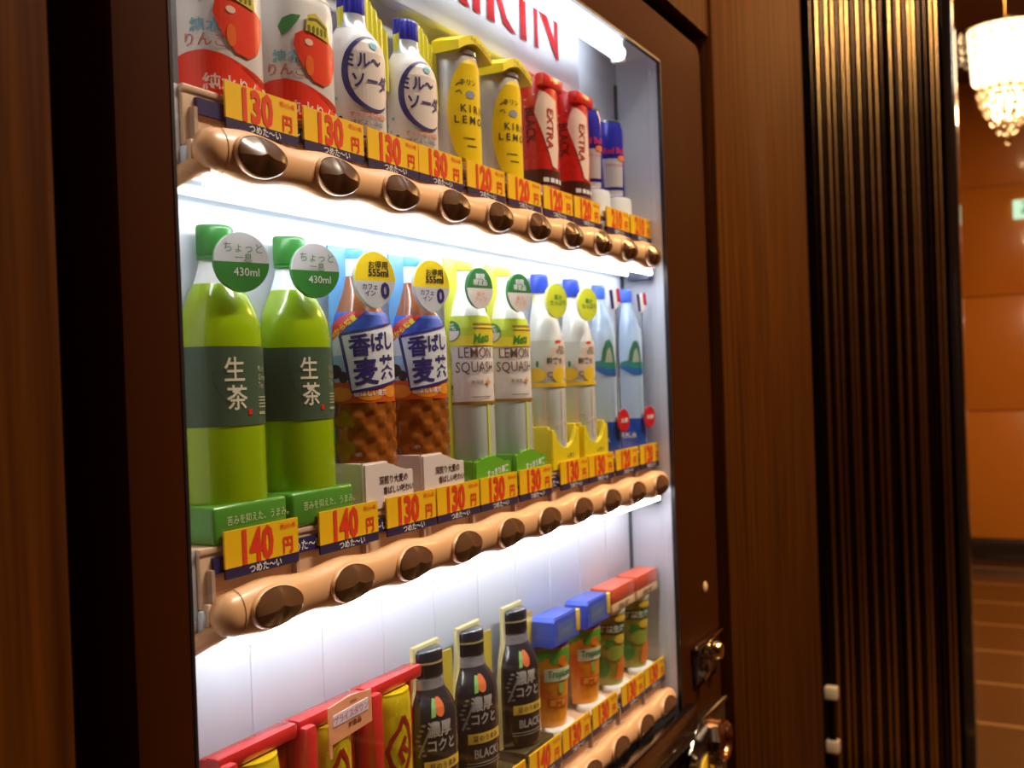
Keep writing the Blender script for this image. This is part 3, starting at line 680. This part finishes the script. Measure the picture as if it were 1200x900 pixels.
# ---- top shelf: milk soda
SHIFT = -.019
def milk_soda(t):
    s = Shell(.0285, .0300, 2.2, ((.001, .97), (.004, 1), (.076, 1), (.084, .95), (.091, .84), (.097, .68), (.102, .55), (.109, .50), (.113, .50)))
    pale = mat('soda_label', (.76, .72, .70), .3, coat=.3)
    obj('bottle', s.body(.001, .099), pale, t)
    obj('neck', s.body(.099, .113), mat('silver_neck', (.74, .76, .78), .2, metal=.5), t)
    cap(t, .0150, .1135, .133, mat('deep_blue_cap', (.025, .03, .40), .3), 12)
    deco('label_disc', s, [E(.0115, .058, .026, .031)], mat('label_cream', (.82, .70, .62), .35), t, .0005)
    vs, fs = [], []
    for k in range(33):
        u = PI*.42+PI*1.28*k/32; wd = .0012+.0042*math.sin(PI*k/32)**1.2
        vs += [(.0115+.0275*math.cos(u), .058+.0325*math.sin(u)), (.0115+(.0275-wd)*math.cos(u), .058+(.0325-wd)*math.sin(u))]
    deco('label_crescent', s, [(vs, [(2*k, 2*k+2, 2*k+3, 2*k+1) for k in range(32)])], navy_ink, t, .0009)
    deco('label_lettering', s, [T('ミル～', .0035, .0680, .0145, .03, .85), T('ソーダ', .0115, .0515, .0145, .03, .9)], navy_ink, t, .0011)
    deco('label_note', s, [T('ほどよい炭酸', .006, .0155, .0052, .0), T('品名：炭酸飲料', .006, .0085, .0052, .0)], navy_ink, t, .0011)
    deco('label_note_red', s, [T('すっきり乳性炭酸', .008, .0225, .0046, .02)], mat('coral_ink', (.75, .22, .14), .5), t, .0011)
    deco('label_pictogram', s, [E(.014, .0825, .0045, .0036, 14)], cyan_ink, t, .0011)
    rnd = random.Random(3)
    dots = [(-.030, .083, .0016), (-.033, .070, .0021), (-.028, .0475, .0012), (-.030, .030, .0036), (-.034, .019, .0018), (-.0215, .036, .0014), (-.018, .0195, .0018), (-.024, .0245, .0010), (-.0365, .058, .0012), (-.036, .042, .0014)]
    deco('label_dots', s, [E(a, z, r, r, 12) for a, z, r in dots[::2]], navy_ink, t, .0009)
    deco('label_pale_dots', s, [E(a, z, r, r, 12) for a, z, r in dots[1::2]], cyan_ink, t, .0009)
    deco('foot_stripe', s, [R(-.05, .05, .0025, .0045)], navy_ink, t, .0009)
    # crinkled yellow leaf behind the bottle
    bm = bmesh.new(); cols = []
    for k in range(29):
        u = k/28; x = -.016+.070*u; y = -.0035-.0025*abs(math.sin(u*PI*9)); top = .138-.040*abs(u-.45)**1.6*1.9
        cols.append([bm.verts.new((x, y, .06)), bm.verts.new((x, y, top)), bm.verts.new((x, -.0004, top)), bm.verts.new((x, -.0004, .06))])
    for a, b in zip(cols, cols[1:]):
        for j in range(4): bm.faces.new((a[j], a[(j+1) % 4], b[(j+1) % 4], b[j]))
    bm.faces.new(cols[0]); bm.faces.new(cols[-1][::-1])
    obj('back_leaf', finish(bm, 25), mat('crinkled_yellow_film', (.80, .72, .06), .25, coat=.5), t)
put('milk', milk_soda, 0, (2, 3), ('pale dotted milk soda bottle with blue cap beside the apple pack', 'pale dotted milk soda bottle with blue cap beside the lemon soda can'),
    'bottle', 'milk soda bottles on the top shelf', 'soda_bottle')

# ---- top shelf: lemon soda cans
SHIFT = -.015
def lemon_can(t):
    s = Shell(.0280, .0300, 2.1, ((.004, .90), (.010, 1), (.108, 1), (.115, .94), (.1185, .93)))
    obj('can', s.body(.004, .1185), mat('silver_can', (.56, .55, .54), .3, metal=.25), t)
    obj('can_rim', Shell(.0272, .0292, 2.1).body(.1185, .1225), mat('bright_can_rim', (.60, .72, .76), .15, metal=.8), t)
    deco('label_oval', s, [E(.009, .0575, .028, .056, 40)], mat('can_yellow', (.92, .62, .01), .3), t, .0005)
    deco('label_lettering', s, [T('K I R I N', .013, .0635, .0105, .016, 1.0), T('L E M O N', .011, .0523, .0105, .016, 1.0)], black_ink, t, .0009)
    deco('label_note', s, [T('キリン', .004, .0895, .0068, .02), line([(-.010, .085), (-.007, .088), (-.003, .087)], .0011), line([(-.010, .079), (-.006, .081), (-.004, .077)], .0011), R(-.004, .01, .0335, .0345), R(0, .012, .026, .027)], black_ink, t, .0009)
    deco('label_bird', s, [E(.006, .0775, .006, .0040, 14)], mat('bird_grey', (.30, .30, .36), .4), t, .0009)
    deco('can_foot_lettering', s, [T('炭酸飲料', -.012, .012, .0048, .02)], black_ink, t, .0009)
    # bent yellow visor on top
    bm = bmesh.new(); rows = []
    for k in range(17):
        u = -1+2*k/16; x = .0330*u; z = .1255+.0125*(1-abs(u)**1.5)
        rows.append([bm.verts.new((x, -.0318, z-.009)), bm.verts.new((x, -.0318, z)), bm.verts.new((x, -.0005, z+.0035)), bm.verts.new((x, -.0005, z-.009))])
    for a, b in zip(rows, rows[1:]):
        for j in range(4): bm.faces.new((a[j], a[(j+1) % 4], b[(j+1) % 4], b[j]))
    bm.faces.new(rows[0]); bm.faces.new(rows[-1][::-1])
    vz = obj('visor', finish(bm, 30), mat('visor_yellow', (.88, .70, .02), .35), t)
    deco('visor_lettering', Flat(0, -.0318), [T('レモンのおいしさ', .012, .1285, .0055, .02, 1, -.28)], mat('umber_ink', (.12, .06, .04), .5), vz, .0006)
put('lemoncan', lemon_can, 0, (4, 5), ('silver lemon soda can with yellow oval beside the milk soda', 'silver lemon soda can with yellow oval beside the red coffee pack'),
    'can', 'lemon soda cans on the top shelf', 'lemon_soda_can')

# ---- top shelf: red coffee packs
SHIFT = -.016
def red_coffee(t):
    s = Shell(.0255, .0300, 3.0, ((.014, .99), (.020, 1), (.126, 1), (.134, .97), (.1385, .93)))
    obj('pack', s.body(.014, .1385), mat('coffee_pack_red', (.66, .018, .014), .28, coat=.4), t)
    obj('pack_lip', box(-.0255, .0255, -.0312, -.020, .126, .1405, .002), mat('coffee_pack_red', (.66, .018, .014), .28, coat=.4), t)
    deco('pack_foot', s, [R(-.07, .07, .014, .032)], mat('dark_roast', (.06, .012, .008), .35), t, .0005)
    deco('pack_note', s, [R(-.006+.0095*k, .001+.0095*k, .0175, .0225) for k in range(4)], white_ink, t, .0009)
    deco('pack_lettering', s, [T('BLACK', -.0185, .082, .0155, .02, .85, -PI/2)], mat('dark_roast_ink', (.10, .008, .008), .4), t, .0009)
    deco('pack_pennant', s, [G((-.0075, .122), (.020, .112), (.0235, .058), (.019, .034), (.008, .036), (-.001, .060), (-.014, .098))], mat('pennant_cream', (.86, .62, .48), .35), t, .0009)
    deco('pennant_lettering', s, [T('EXTRA', .0055, .078, .0155, .02, .98, -PI/2-.06)], mat('pennant_red', (.42, .02, .015), .4), t, .0013)
    deco('pack_rivets', s, [E(-.024, .112, .0012, .0012, 8), E(-.014, .117, .0012, .0012, 8), E(-.025, .104, .0010, .0010, 8)], mat('pennant_cream', (.86, .62, .48), .35), t, .0007)
put('coffee', red_coffee, 0, (6, 7), ('red coffee pack with cream pennant beside the lemon soda can', 'red coffee pack with cream pennant beside the blue and silver can'),
    'drink pack', 'red coffee packs on the top shelf', 'coffee_pack')

# ---- top shelf: small blue and silver cans
SHIFT = -.012
def energy_can(t):
    obj('pedestal', lathe([(.0265, 0), (.0265, .026), (.025, .031), (.001, .031)], 28, .58), white_plastic, t, (0, -.0157, 0))
    s = Shell(.0195, .0240, 2.1, ((.031, .88), (.036, 1), (.123, 1), (.131, .90), (.134, .88)))
    obj('can', s.body(.031, .134), mat('can_blue', (.030, .032, .38), .22, metal=.2, coat=.4), t)
    obj('can_lid', Shell(.0177, .0215, 2.1).body(.134, .136), mat('bright_can_rim', (.60, .72, .76), .15, metal=.8), t)
    deco('silver_panel', s, [G((-.018, .046), (.008, .046), (.010, .084), (-.020, .084))], mat('can_silver', (.66, .60, .58), .3, metal=.2), t, .0005)
    deco('silver_foot', s, [R(-.018, .008, .034, .0415)], mat('can_silver', (.66, .60, .58), .3, metal=.2), t, .0005)
    deco('can_lettering', s, [T('Red Bull', -.003, .0945, .0110, .03, .85)], mat('can_red', (.62, .03, .10), .4), t, .0009)
    deco('can_badge', s, [E(.007, .0845, .006, .004, 14)], mat('badge_orange', (.80, .20, .04), .4), t, .0011)
    deco('panel_lettering', s, [T('ENERGY DRINK', -.002, .0755, .0036, .0)], mat('can_red', (.62, .03, .10), .4), t, .0009)
put('energy', energy_can, 0, (8, 9), ('slim blue and silver can on a white pedestal beside the red coffee pack', 'slim blue and silver can on a white pedestal at the top shelf end'),
    'can', 'slim cans on the top shelf', 'slim_can')

# ---- bottom shelf: yellow coffee cans in red trays
SHIFT = -.008
def fire_can(t):
    red = mat('tray_red', (.50, .022, .018), .22, coat=.5)
    obj('back_tray', box(-.0415, .0415, -.008, -.0005, 0, .149, .002), red, t)
    obj('tray_side', box(-.0415, -.028, -.026, -.006, 0, .146, .003), red, t)
    obj('tray_brow', box(-.0415, .0415, -.020, -.006, .139, .151, .003), red, t)
    s = Shell(.0250, .0290, 2.1, ((.002, .95), (.008, 1), (.128, 1), (.134, .97), (.136, .95)))
    obj('can', s.body(.002, .136), mat('can_gold_yellow', (.74, .56, .012), .26, metal=.25, coat=.3), t)
    obj('can_lid', Shell(.0238, .0277, 2.1).body(.136, .138), mat('can_gold_yellow', (.74, .56, .012), .26, metal=.25, coat=.3), t)
    fl_ = [(.004, .118), (.010, .108), (.013, .096), (.012, .084), (.006, .074), (.0, .068), (-.009, .078), (-.0125, .090), (-.008, .100), (-.001, .108)]
    deco('flame_emblem', s, [line(fl_+[fl_[0]], .0042), line([(.006, .100), (-.001, .088), (.003, .078)], .0042), line([(.003, .092), (.009, .086)], .0035)], mat('flame_red', (.30, .012, .008), .3), t, .0006)
    deco('can_lettering', s, [T('FIRE', 0, .045, .020, .03)], mat('flame_red', (.30, .012, .008), .3), t, .0006)
    deco('can_facets', s, [line([(-.04+.016*k, .004), (-.04+.016*k+.06, .128)], .0006) for k in range(-3, 5)]+[line([(-.04+.016*k, .128), (-.04+.016*k+.06, .004)], .0006) for k in range(-3, 5)], mat('facet_ochre', (.55, .38, .01), .3, metal=.3), t, .0004)
put('fire', fire_can, 2, (0, 1, 2), ('yellow flame can in a red tray by the window edge', 'yellow flame can in a red tray with the small orange notice above it', 'yellow flame can in a red tray beside the black coffee bottle'),
    'can', 'yellow cans on the bottom shelf', 'coffee_can')
nt_ = thing('orange_notice', 'small orange notice card standing up between the yellow cans', 'notice', (.1090, SY-.0305, BZ[2]+SH+Z0+.131), rz=math.radians(-6))
obj('card', prism([(-.0245, -.004), (-.022, -.006), (.0245, .0), (.0245, .026), (.0, .0275), (-.0245, .0235)], 0, .0012), mat('notice_orange', (.86, .36, .18), .45), nt_)
obj('card_foot', box(-.0245, -.0215, 0, .0012, -.016, -.004), mat('notice_orange', (.86, .36, .18), .45), nt_)
obj('title_plate', prism([(-.020, .0075), (.020, .011), (.020, .0205), (-.020, .0165)], -.0005, .0005), mat('notice_pale', (.82, .70, .74), .45), nt_)
deco('lettering', Flat(0, -.0005), [T('プライスダウン', 0, .014, .0068, .02, .85, .09)], mat('notice_magenta', (.62, .16, .26), .5), nt_, .0004)
deco('lettering_small', Flat(0, 0), [T('対象品', .004, .0055, .005, .03, 1, .09), T('KIRIN', .003, .0225, .003, .02, 1, .06)], mat('notice_brown', (.16, .05, .01), .5), nt_, .0004)

# ---- bottom shelf: black coffee bottles
SHIFT = -.020
def black_coffee(t):
    s = Shell(.0315, .0300, 2.1, ((.002, .97), (.006, 1), (.078, 1), (.086, .97), (.094, .89), (.101, .77), (.106, .66), (.110, .62), (.118, .61)))
    blk = mat('black_bottle', (.020, .020, .024), .16, coat=.7)
    obj('bottle', s.body(.002, .109), blk, t)
    obj('neck_ring', s.body(.109, .118), mat('silver_ring', (.55, .55, .58), .2, metal=.7), t)
    cap(t, .0185, .1185, .1445, blk, 14)
    obj('cap_line', Shell(.0190, .0190, 2).body(.1315, .1333), mat('gold_line', (.72, .58, .22), .25, metal=.6), t)
    gold = mat('gold_plate', (.62, .47, .05), .3, metal=.3)
    out = [(-.0335, 0), (.0335, 0), (.0335, .078), (.029, .095), (.0225, .112), (.0225, .1485), (-.0225, .1485), (-.0225, .112), (-.029, .095), (-.0335, .078)]
    obj('back_plate', prism(out, -.0045, -.0004, .0008), mat('pale_gold_plate', (.86, .76, .36), .35), t)
    obj('back_wing', box(.0215, .047, -.0035, -.0004, .02, .132, .0008), gold, t)
    deco('label_lettering', s, [T('微糖\nBOSS', .0045, .070, .0135, .02, .9)] if 0 else [T('濃厚', .0045, .0755, .0150, .03, .85), T('コクと', .0065, .0610, .0125, .03, .85), T('BLACK', .0085, .0270, .0118, .03, .8)], mat('silver_ink', (.52, .50, .46), .3, metal=.3), t, .0006)
    deco('label_laurel', s, [line([(-.017+.012*(1-math.cos(u))*.6, .067-.016*math.cos(u)) for u in [PI*.05+PI*.9*k/12 for k in range(13)]], .0022)]+[E(-.0175+.004*abs(k-3)*.5, .053+.0045*k, .0024, .0012, 8) for k in range(7)], mat('laurel_grey', (.28, .27, .25), .35, metal=.3), t, .0005)
    deco('label_ribbon', s, [R(-.012, .03, .037, .047)], mat('ribbon_gold', (.74, .50, .06), .35), t, .0007)
    deco('ribbon_lettering', s, [T('豆のうまみ', .008, .042, .0062, .02)], mat('umber_ink', (.12, .06, .04), .5), t, .0011)
    deco('label_emblem', s, [E(.006, .0945, .0058, .0085, 18)], mat('emblem_orange', (.58, .13, .04), .35), t, .0007)
    deco('label_emblem_edge', s, [G((-.004, .086), (.0005, .087), (.0025, .1015), (-.001, .1025), (-.003, .096))], mat('emblem_green', (.20, .42, .12), .35), t, .0010)
    deco('label_rule', s, [R(-.014, .03, .0175, .0183), R(-.014, .03, .0148, .0155)], mat('silver_ink', (.52, .50, .46), .3, metal=.3), t, .0006)
    for c in t.children: c.location.z = .012          # the bottle stands on a low block
    st = obj('stand', box(-.034, .036, -.0315, -.0005, 0, .0125, .002), mat('stand_dark', (.06, .045, .02), .3), t)
    deco('stand_lettering', Flat(0, -.0315), [T('深いコク', .004, .0062, .0085, .02)], mat('gold_line', (.72, .58, .22), .25, metal=.6), st, .0004)
put('black', black_coffee, 2, (3, 4, 5), ('black coffee bottle with gold backing next to the yellow flame can', 'black coffee bottle with gold backing between two like it', 'black coffee bottle with gold backing next to the blue lidded cup'),
    'bottle', 'black coffee bottles on the bottom shelf', 'coffee_bottle')

# ---- bottom shelf: juice cups
SHIFT = -.020
def cup(t, fruit):
    obj('pedestal', lathe([(.0285, 0), (.0285, .0045), (.0265, .0065), (.001, .0065)], 30, .55), white_plastic, t, (0, -.0160, 0))
    s = Shell(.0258, .0290, 2.1, ((.0065, .80), (.010, .82), (.098, 1), (.101, 1.03), (.1035, 1.03)))
    if fruit:
        obj('cup', s.body(.0065, .098), mat('cup_orange', (.86, .33, .015), .3, coat=.3), t)
        obj('cup_rim', s.body(.098, .1035), mat('lid_blue_dark', (.05, .09, .42), .3), t)
        deco('cup_leaves', s, [E(-.024+.008*k, .084+.004*((k*7) % 3), .006, .0052, 9) for k in range(7)]+[E(-.022+.009*k, .092, .006, .004, 8) for k in range(6)], mat('leaf_ink', (.10, .42, .04), .4), t, .0005)
        deco('cup_sky', s, [G((-.045, .060), (-.030, .072), (-.036, .098), (-.045, .098))], mat('cup_sky_blue', (.25, .42, .66), .4), t, .0007)
        deco('cup_fruit', s, [E(.011, .083, .006, .006, 14), E(-.018, .060, .008, .009, 14), E(-.012, .046, .007, .007, 14)], mat('fruit_deep', (.82, .20, .015), .4), t, .0008)
        deco('cup_plate', s, [R(-.012, .030, .060, .0745)], mat('plate_pale', (.66, .76, .55), .4), t, .0010)
        deco('cup_lettering', s, [T('Tropicana', .010, .0675, .0112, .03, .78)], green_ink, t, .0014)
        deco('cup_flask', s, [R(.006, .012, .046, .058)], mat('flask_green', (.35, .52, .10), .4), t, .0010)
        deco('cup_badge', s, [R(-.010, .022, .030, .0405)], mat('badge_red', (.74, .10, .02), .4), t, .0010)
        deco('badge_lettering', s, [T('果実感', .006, .0352, .0082, .03)], mat('badge_gold', (.88, .50, .06), .4), t, .0014)
        m = mat('lid_blue', (.06, .12, .62), .3, coat=.3)
        b = obj('lid_box', prism([(-.0355, .1025), (.033, .1025), (.033, .132), (.026, .135), (-.030, .135), (-.0355, .131)], -.0308, -.0005, .0015), m, t)
        deco('lid_panel', Flat(0, -.0308), [R(-.026, .016, .1075, .1275)], mat('lid_slate', (.10, .17, .40), .35), b, .0004)
        deco('lid_lettering', Flat(0, -.0308), [T('100%果汁', -.005, .1175, .0085, .02)], mat('lid_text', (.22, .30, .42), .4), b, .0008)
        obj('lid_corner', box(.0235, .0345, -.0315, -.024, .108, .1335, .001), mat('lid_gold', (.76, .52, .05), .35), b)
    else:
        obj('cup', s.body(.0065, .098), mat('cup_olive', (.34, .32, .05), .3, coat=.3), t)
        obj('cup_rim', s.body(.098, .1035), white_plastic, t)
        deco('cup_plate', s, [R(-.034, .034, .073, .086)], mat('plate_dark', (.03, .07, .05), .4), t, .0007)
        deco('cup_lettering', s, [T('野菜生活', .0, .0795, .0098, .03)], mat('plate_pale', (.66, .76, .55), .4), t, .0011)
        deco('cup_greens', s, [E(-.018, .030, .013, .014, 16), E(-.024, .045, .008, .010, 14), E(-.005, .060, .010, .007, 14)], mat('broccoli_green', (.05, .26, .04), .4), t, .0008)
        deco('cup_lettuce', s, [E(.004, .048, .014, .010, 14), E(-.02, .064, .010, .008, 14)], mat('lettuce_green', (.32, .42, .06), .4), t, .0010)
        deco('cup_gold', s, [E(.012, .066, .010, .006, 12), E(.014, .092, .012, .004, 12)], mat('lid_gold', (.76, .52, .05), .35), t, .0011)
        deco('cup_carrot', s, [G((.004, .014), (.022, .012), (.026, .036), (.018, .044), (.008, .036))], mat('carrot_orange', (.78, .20, .03), .4), t, .0012)
        b = obj('lid_box', box(-.0385, .0370, -.0310, -.0005, .116, .135, .0015), mat('lid_red', (.66, .10, .045), .3, coat=.3), t)
        obj('lid_label', box(-.0385, .0385, -.0305, -.0005, .1045, .1155, .001), mat('lid_cream', (.72, .50, .28), .35), b)
        deco('lid_lettering', Flat(0, -.0305), [T('野菜と果実', .0, .1095, .0072, .02)], mat('umber_ink', (.12, .06, .04), .5), b, .0006)
put('juice', lambda t: cup(t, True), 2, (6, 7), ('orange fruit juice cup with blue box lid beside the black coffee bottle', 'orange fruit juice cup with blue box lid beside the red lidded cup'),
    'juice cup', 'fruit juice cups on the bottom shelf', 'juice_cup')
put('veg', lambda t: cup(t, False), 2, (8, 9), ('vegetable juice cup with red box lid beside the blue lidded cup', 'vegetable juice cup with red box lid at the shelf end'),
    'juice cup', 'vegetable juice cups on the bottom shelf', 'juice_cup')

# ------------------------------------------------------------------ price cards clipped to the shelf fronts
XR = [[-.0100, .0732, .1545, .2311, .3159, .3989, .4822, .5636, .6609, .7423],
      [-.0265, .0742, .1627, .2412, .3200, .4016, .5006, .5790, .6637, .7472],
      [-.0265, .0600, .1450, .2300, .3160, .4018, .4820, .5647, .6560, .7365]]
ROWS = [list(zip(p.split(), x)) for p, x in zip(('130 130 130 130 120 120 120 120 210 210', '140 140 130 130 130 130 130 130 120 120', '140 140 140 140 140 140 130 130 130 130'), XR)]
NEAR = [['apple pack at the window edge', 'apple pack next to the milk soda', 'milk soda next to the apple pack', 'milk soda next to the lemon can', 'lemon can next to the milk soda', 'lemon can next to the red pack',
         'red pack next to the lemon can', 'red pack next to the slim can', 'slim can next to the red pack', 'slim can at the shelf end'],
        ['green tea at the window edge', 'green tea next to the barley tea', 'barley tea next to the green tea', 'barley tea next to the lemon squash', 'lemon squash next to the barley tea', 'lemon squash next to the lemon water',
         'lemon water next to the lemon squash', 'lemon water next to the mineral water', 'mineral water next to the lemon water', 'mineral water at the shelf end'],
        ['yellow can at the window edge', 'middle yellow can', 'yellow can next to the black bottle', 'black bottle next to the yellow can', 'middle black bottle', 'black bottle next to the juice cup',
         'blue lidded cup next to the black bottle', 'blue lidded cup next to the red lidded cup', 'red lidded cup next to the blue lidded one', 'red lidded cup at the shelf end']]
CW, CH, CB = .0755, .0255, .0072
_card = {}
cpanel = box(0, CW, 0, .0016, CB, CB+CH); cpanel.materials.append(yellow_card)
cband = box(0, CW, 0, .0016, 0, CB); cband.materials.append(card_navy)
for r in range(3):
    for k, (pr, x) in enumerate(ROWS[r]):
        t = thing('price_card', 'yellow %s yen price card below the %s' % (pr, NEAR[r][k]), 'price card', (x, .0215, BZ[r]+Z0+.0215), 'price cards on the %s shelf' % ('top', 'middle', 'bottom')[r])
        obj('card_face', cpanel, None, t); obj('card_band', cband, None, t)
        if pr not in _card:
            fs = Flat(0, 0)
            a = deco('price_lettering', fs, [T(pr, CW*.43, CB+CH*.485, .0315, .045, .74), T('円', CW*.845, CB+CH*.28, .0132, .03, .9)], card_red, t, .0004)
            b = deco('band_lettering', fs, [T('つめた～い', CW*.52, CB*.5, .0068, .015)], white_ink, t, .0004)
            c = deco('small_lettering', fs, [T('税込価格', CW*.85, CB+CH*.83, .0042, .01)], card_red, t, .0004)
            _card[pr] = [(o.name.split('.')[0], o.data) for o in (a, b, c)]
        else:
            for n, me in _card[pr]: obj(n, me, None, t)

# ------------------------------------------------------------------ the hall beyond: rod screen, pendant, sign
SX = 3.0
rs = thing('rod_screen', 'screen of upright bronze and brass rods in a dark frame at the corridor end', 'screen', (SX, .03, 0))
def rod(y, r, m, dx=0.): return obj('rod', rodme[(r, m.name)], None, rs, (dx, y-.03, 0))
rodme = {}
for r in (.006, .008, .009):
    for m in (brass, bronze, mat('antique_brass', (.62, .34, .12), .22, metal=1.)):
        me = lathe([(r, .03), (r, 3.36)], 14); me.materials.append(m); rodme[(r, m.name)] = me
ab = MATS['antique_brass']
rr_ = random.Random(5)
layout = [(.153, .006, bronze), (.138, .006, ab), (.055, .006, ab), (-.070, .006, ab), (-.118, .006, bronze), (.240, .006, bronze), (.219, .009, brass), (.203, .006, bronze), (.188, .008, ab), (.168, .006, ab), (.122, .008, ab), (.104, .006, bronze), (.088, .008, ab), (.072, .006, bronze),
          (.034, .008, ab), (.016, .006, bronze), (-.011, .008, ab), (-.030, .006, bronze), (-.040, .008, ab), (-.056, .006, bronze), (-.084, .008, brass), (-.100, .006, bronze), (-.136, .006, ab), (-.152, .008, ab)]
for y, r, m in layout: rod(y, r, m)
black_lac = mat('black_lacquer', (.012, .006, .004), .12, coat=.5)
obj('dark_room_board', box(.055, .075, -.215, .75, 0, 3.37), black_lac, rs)  # added black board in place of the dark room behind the rods
obj('post', box(-.02, .08, -.2335, -.2015, 0, 3.37, .003), black_lac, rs)
obj('post', box(-.02, .08, .245, .275, 0, 3.37, .003), black_lac, rs)
obj('foot_rail', box(-.02, .055, -.2, .245, 0, .035, .003), black_lac, rs)
obj('head_rail', box(-.02, .055, -.2, .245, 3.33, 3.37, .003), black_lac, rs)
# pull handle standing on the edge of the wooden wall
ph = thing('pull_handle', 'dark upright pull handle with pale block ends beside the rod screen', 'handle', (2.2, .078, .36))
obj('bar', box(-.008, .008, -.010, .010, .02, .20, .003), bronze, ph)
obj('end_block', box(-.014, .014, -.016, .016, .17, .202, .003), mat('pale_brass_block', (.80, .58, .36), .35, metal=.3), ph)
obj('end_block', box(-.014, .014, -.016, .016, .03, .062, .003), mat('pale_brass_block', (.80, .58, .36), .35, metal=.3), ph)
obj('stem', box(-.006, .006, -.006, .006, -.45, .03), bronze, ph)

# pendant lamp with crystal drops
PX, PY, PZ = 4.3, -.300, Z0+1.42
pd = thing('pendant_lamp', 'white drum shade pendant lamp with hanging crystal drops in front of the amber wall', 'lamp', (PX, PY, PZ))
shade = mat('glowing_fabric_shade', (1, .76, .44), emit=2.2)
obj('shade', lathe([(.128, -.09), (.134, -.082), (.146, .13), (.144, .135), (.131, -.07), (.123, -.082)], 40), shade, pd)
obj('bulb', lathe([(.001, -.05), (.035, -.03), (.045, .01), (.02, .06), (.001, .065)], 16), mat('bulb_glow', (1, .88, .66), emit=9), pd)
obj('top_ring', lathe([(.140, .132), (.148, .134), (.148, .142), (.140, .144)], 36), brass, pd)
obj('rod', lathe([(.006, .06), (.006, 3.38-PZ)], 10), brass, pd)
crystal = mat('crystal_drop', (1, .90, .78), .05, trans=1., coat=.5)
drop = lathe([(.001, -.045), (.010, -.036), (.013, -.026), (.008, -.010), (.003, 0), (.006, .004), (.001, .009)], 8); drop.materials.append(crystal)
bead = lathe([(.001, -.011), (.010, -.006), (.011, 0), (.008, .008), (.001, .011)], 8); bead.materials.append(crystal)
for rad, n, z in ((.108, 16, -.110), (.098, 14, -.150), (.082, 12, -.190), (.062, 9, -.230), (.036, 6, -.268)):
    for k in range(n):
        a = 2*PI*k/n+rad*9; obj('crystal', drop, None, pd, (rad*math.cos(a), rad*math.sin(a), z)); obj('crystal', bead, None, pd, (rad*math.cos(a), rad*math.sin(a), z+.022))
obj('crystal', drop, None, pd, (0, 0, -.315)); obj('crystal', bead, None, pd, (0, 0, -.295)); obj('crystal', bead, None, pd, (0, 0, -.275))
obj('crystal_frame', lathe([(.112, -.090), (.116, -.087), (.02, -.084), (.001, -.084)], 30), brass, pd)
for k in range(14):
    a = 2*PI*k/14+.2; obj('crystal', drop, None, pd, (.178*math.cos(a), .178*math.sin(a), .115)); obj('crystal', bead, None, pd, (.174*math.cos(a), .174*math.sin(a), .045)); obj('crystal', bead, None, pd, (.174*math.cos(a), .174*math.sin(a), .015))
obj('crystal_hoop', tube([(.176*math.cos(2*PI*k/32), .176*math.sin(2*PI*k/32), .127) for k in range(33)], .004, 6), brass, pd)
for k in range(4): obj('hoop_arm', tube([(.144*math.cos(PI*k/2), .144*math.sin(PI*k/2), .138), (.176*math.cos(PI*k/2), .176*math.sin(PI*k/2), .127)], .003, 6), brass, pd)
lp = bpy.data.lights.new('pendant_bulb', 'POINT'); lp.energy = 16; lp.color = (1, .68, .34); lp.shadow_soft_size = .05
lo = bpy.data.objects.new('pendant_bulb', lp); C.objects.link(lo); lo.location = (PX, PY, PZ-.19)

# exit sign on the far wall
es = thing('exit_sign', 'small lit green and white exit sign on the amber wall', 'sign', (FX-.02, -.276, Z0+1.19))
obj('sign_box', box(-.012, .012, -.075, .075, -.065, .065, .003), mat('sign_white', (.58, .95, .70), emit=.6), es)
sg = mat('exit_green', (.02, .35, .12), emit=.25)
def exit_pic():
    bm = bmesh.new()
    def quad(y0, y1, z0, z1): box_into(bm, -.0135, -.0115, y0, y1, z0, z1)
    quad(-.07, -.045, -.05, .05); quad(-.045, .02, .035, .05)
    quad(-.012, .004, .010, .026); quad(-.018, .012, -.015, .009); quad(.010, .030, -.004, .004); quad(-.030, -.016, -.004, .006); quad(-.022, -.010, -.045, -.015); quad(.002, .026, -.035, -.016)
    return finish(bm, 0)
obj('sign_picture', exit_pic(), sg, es)
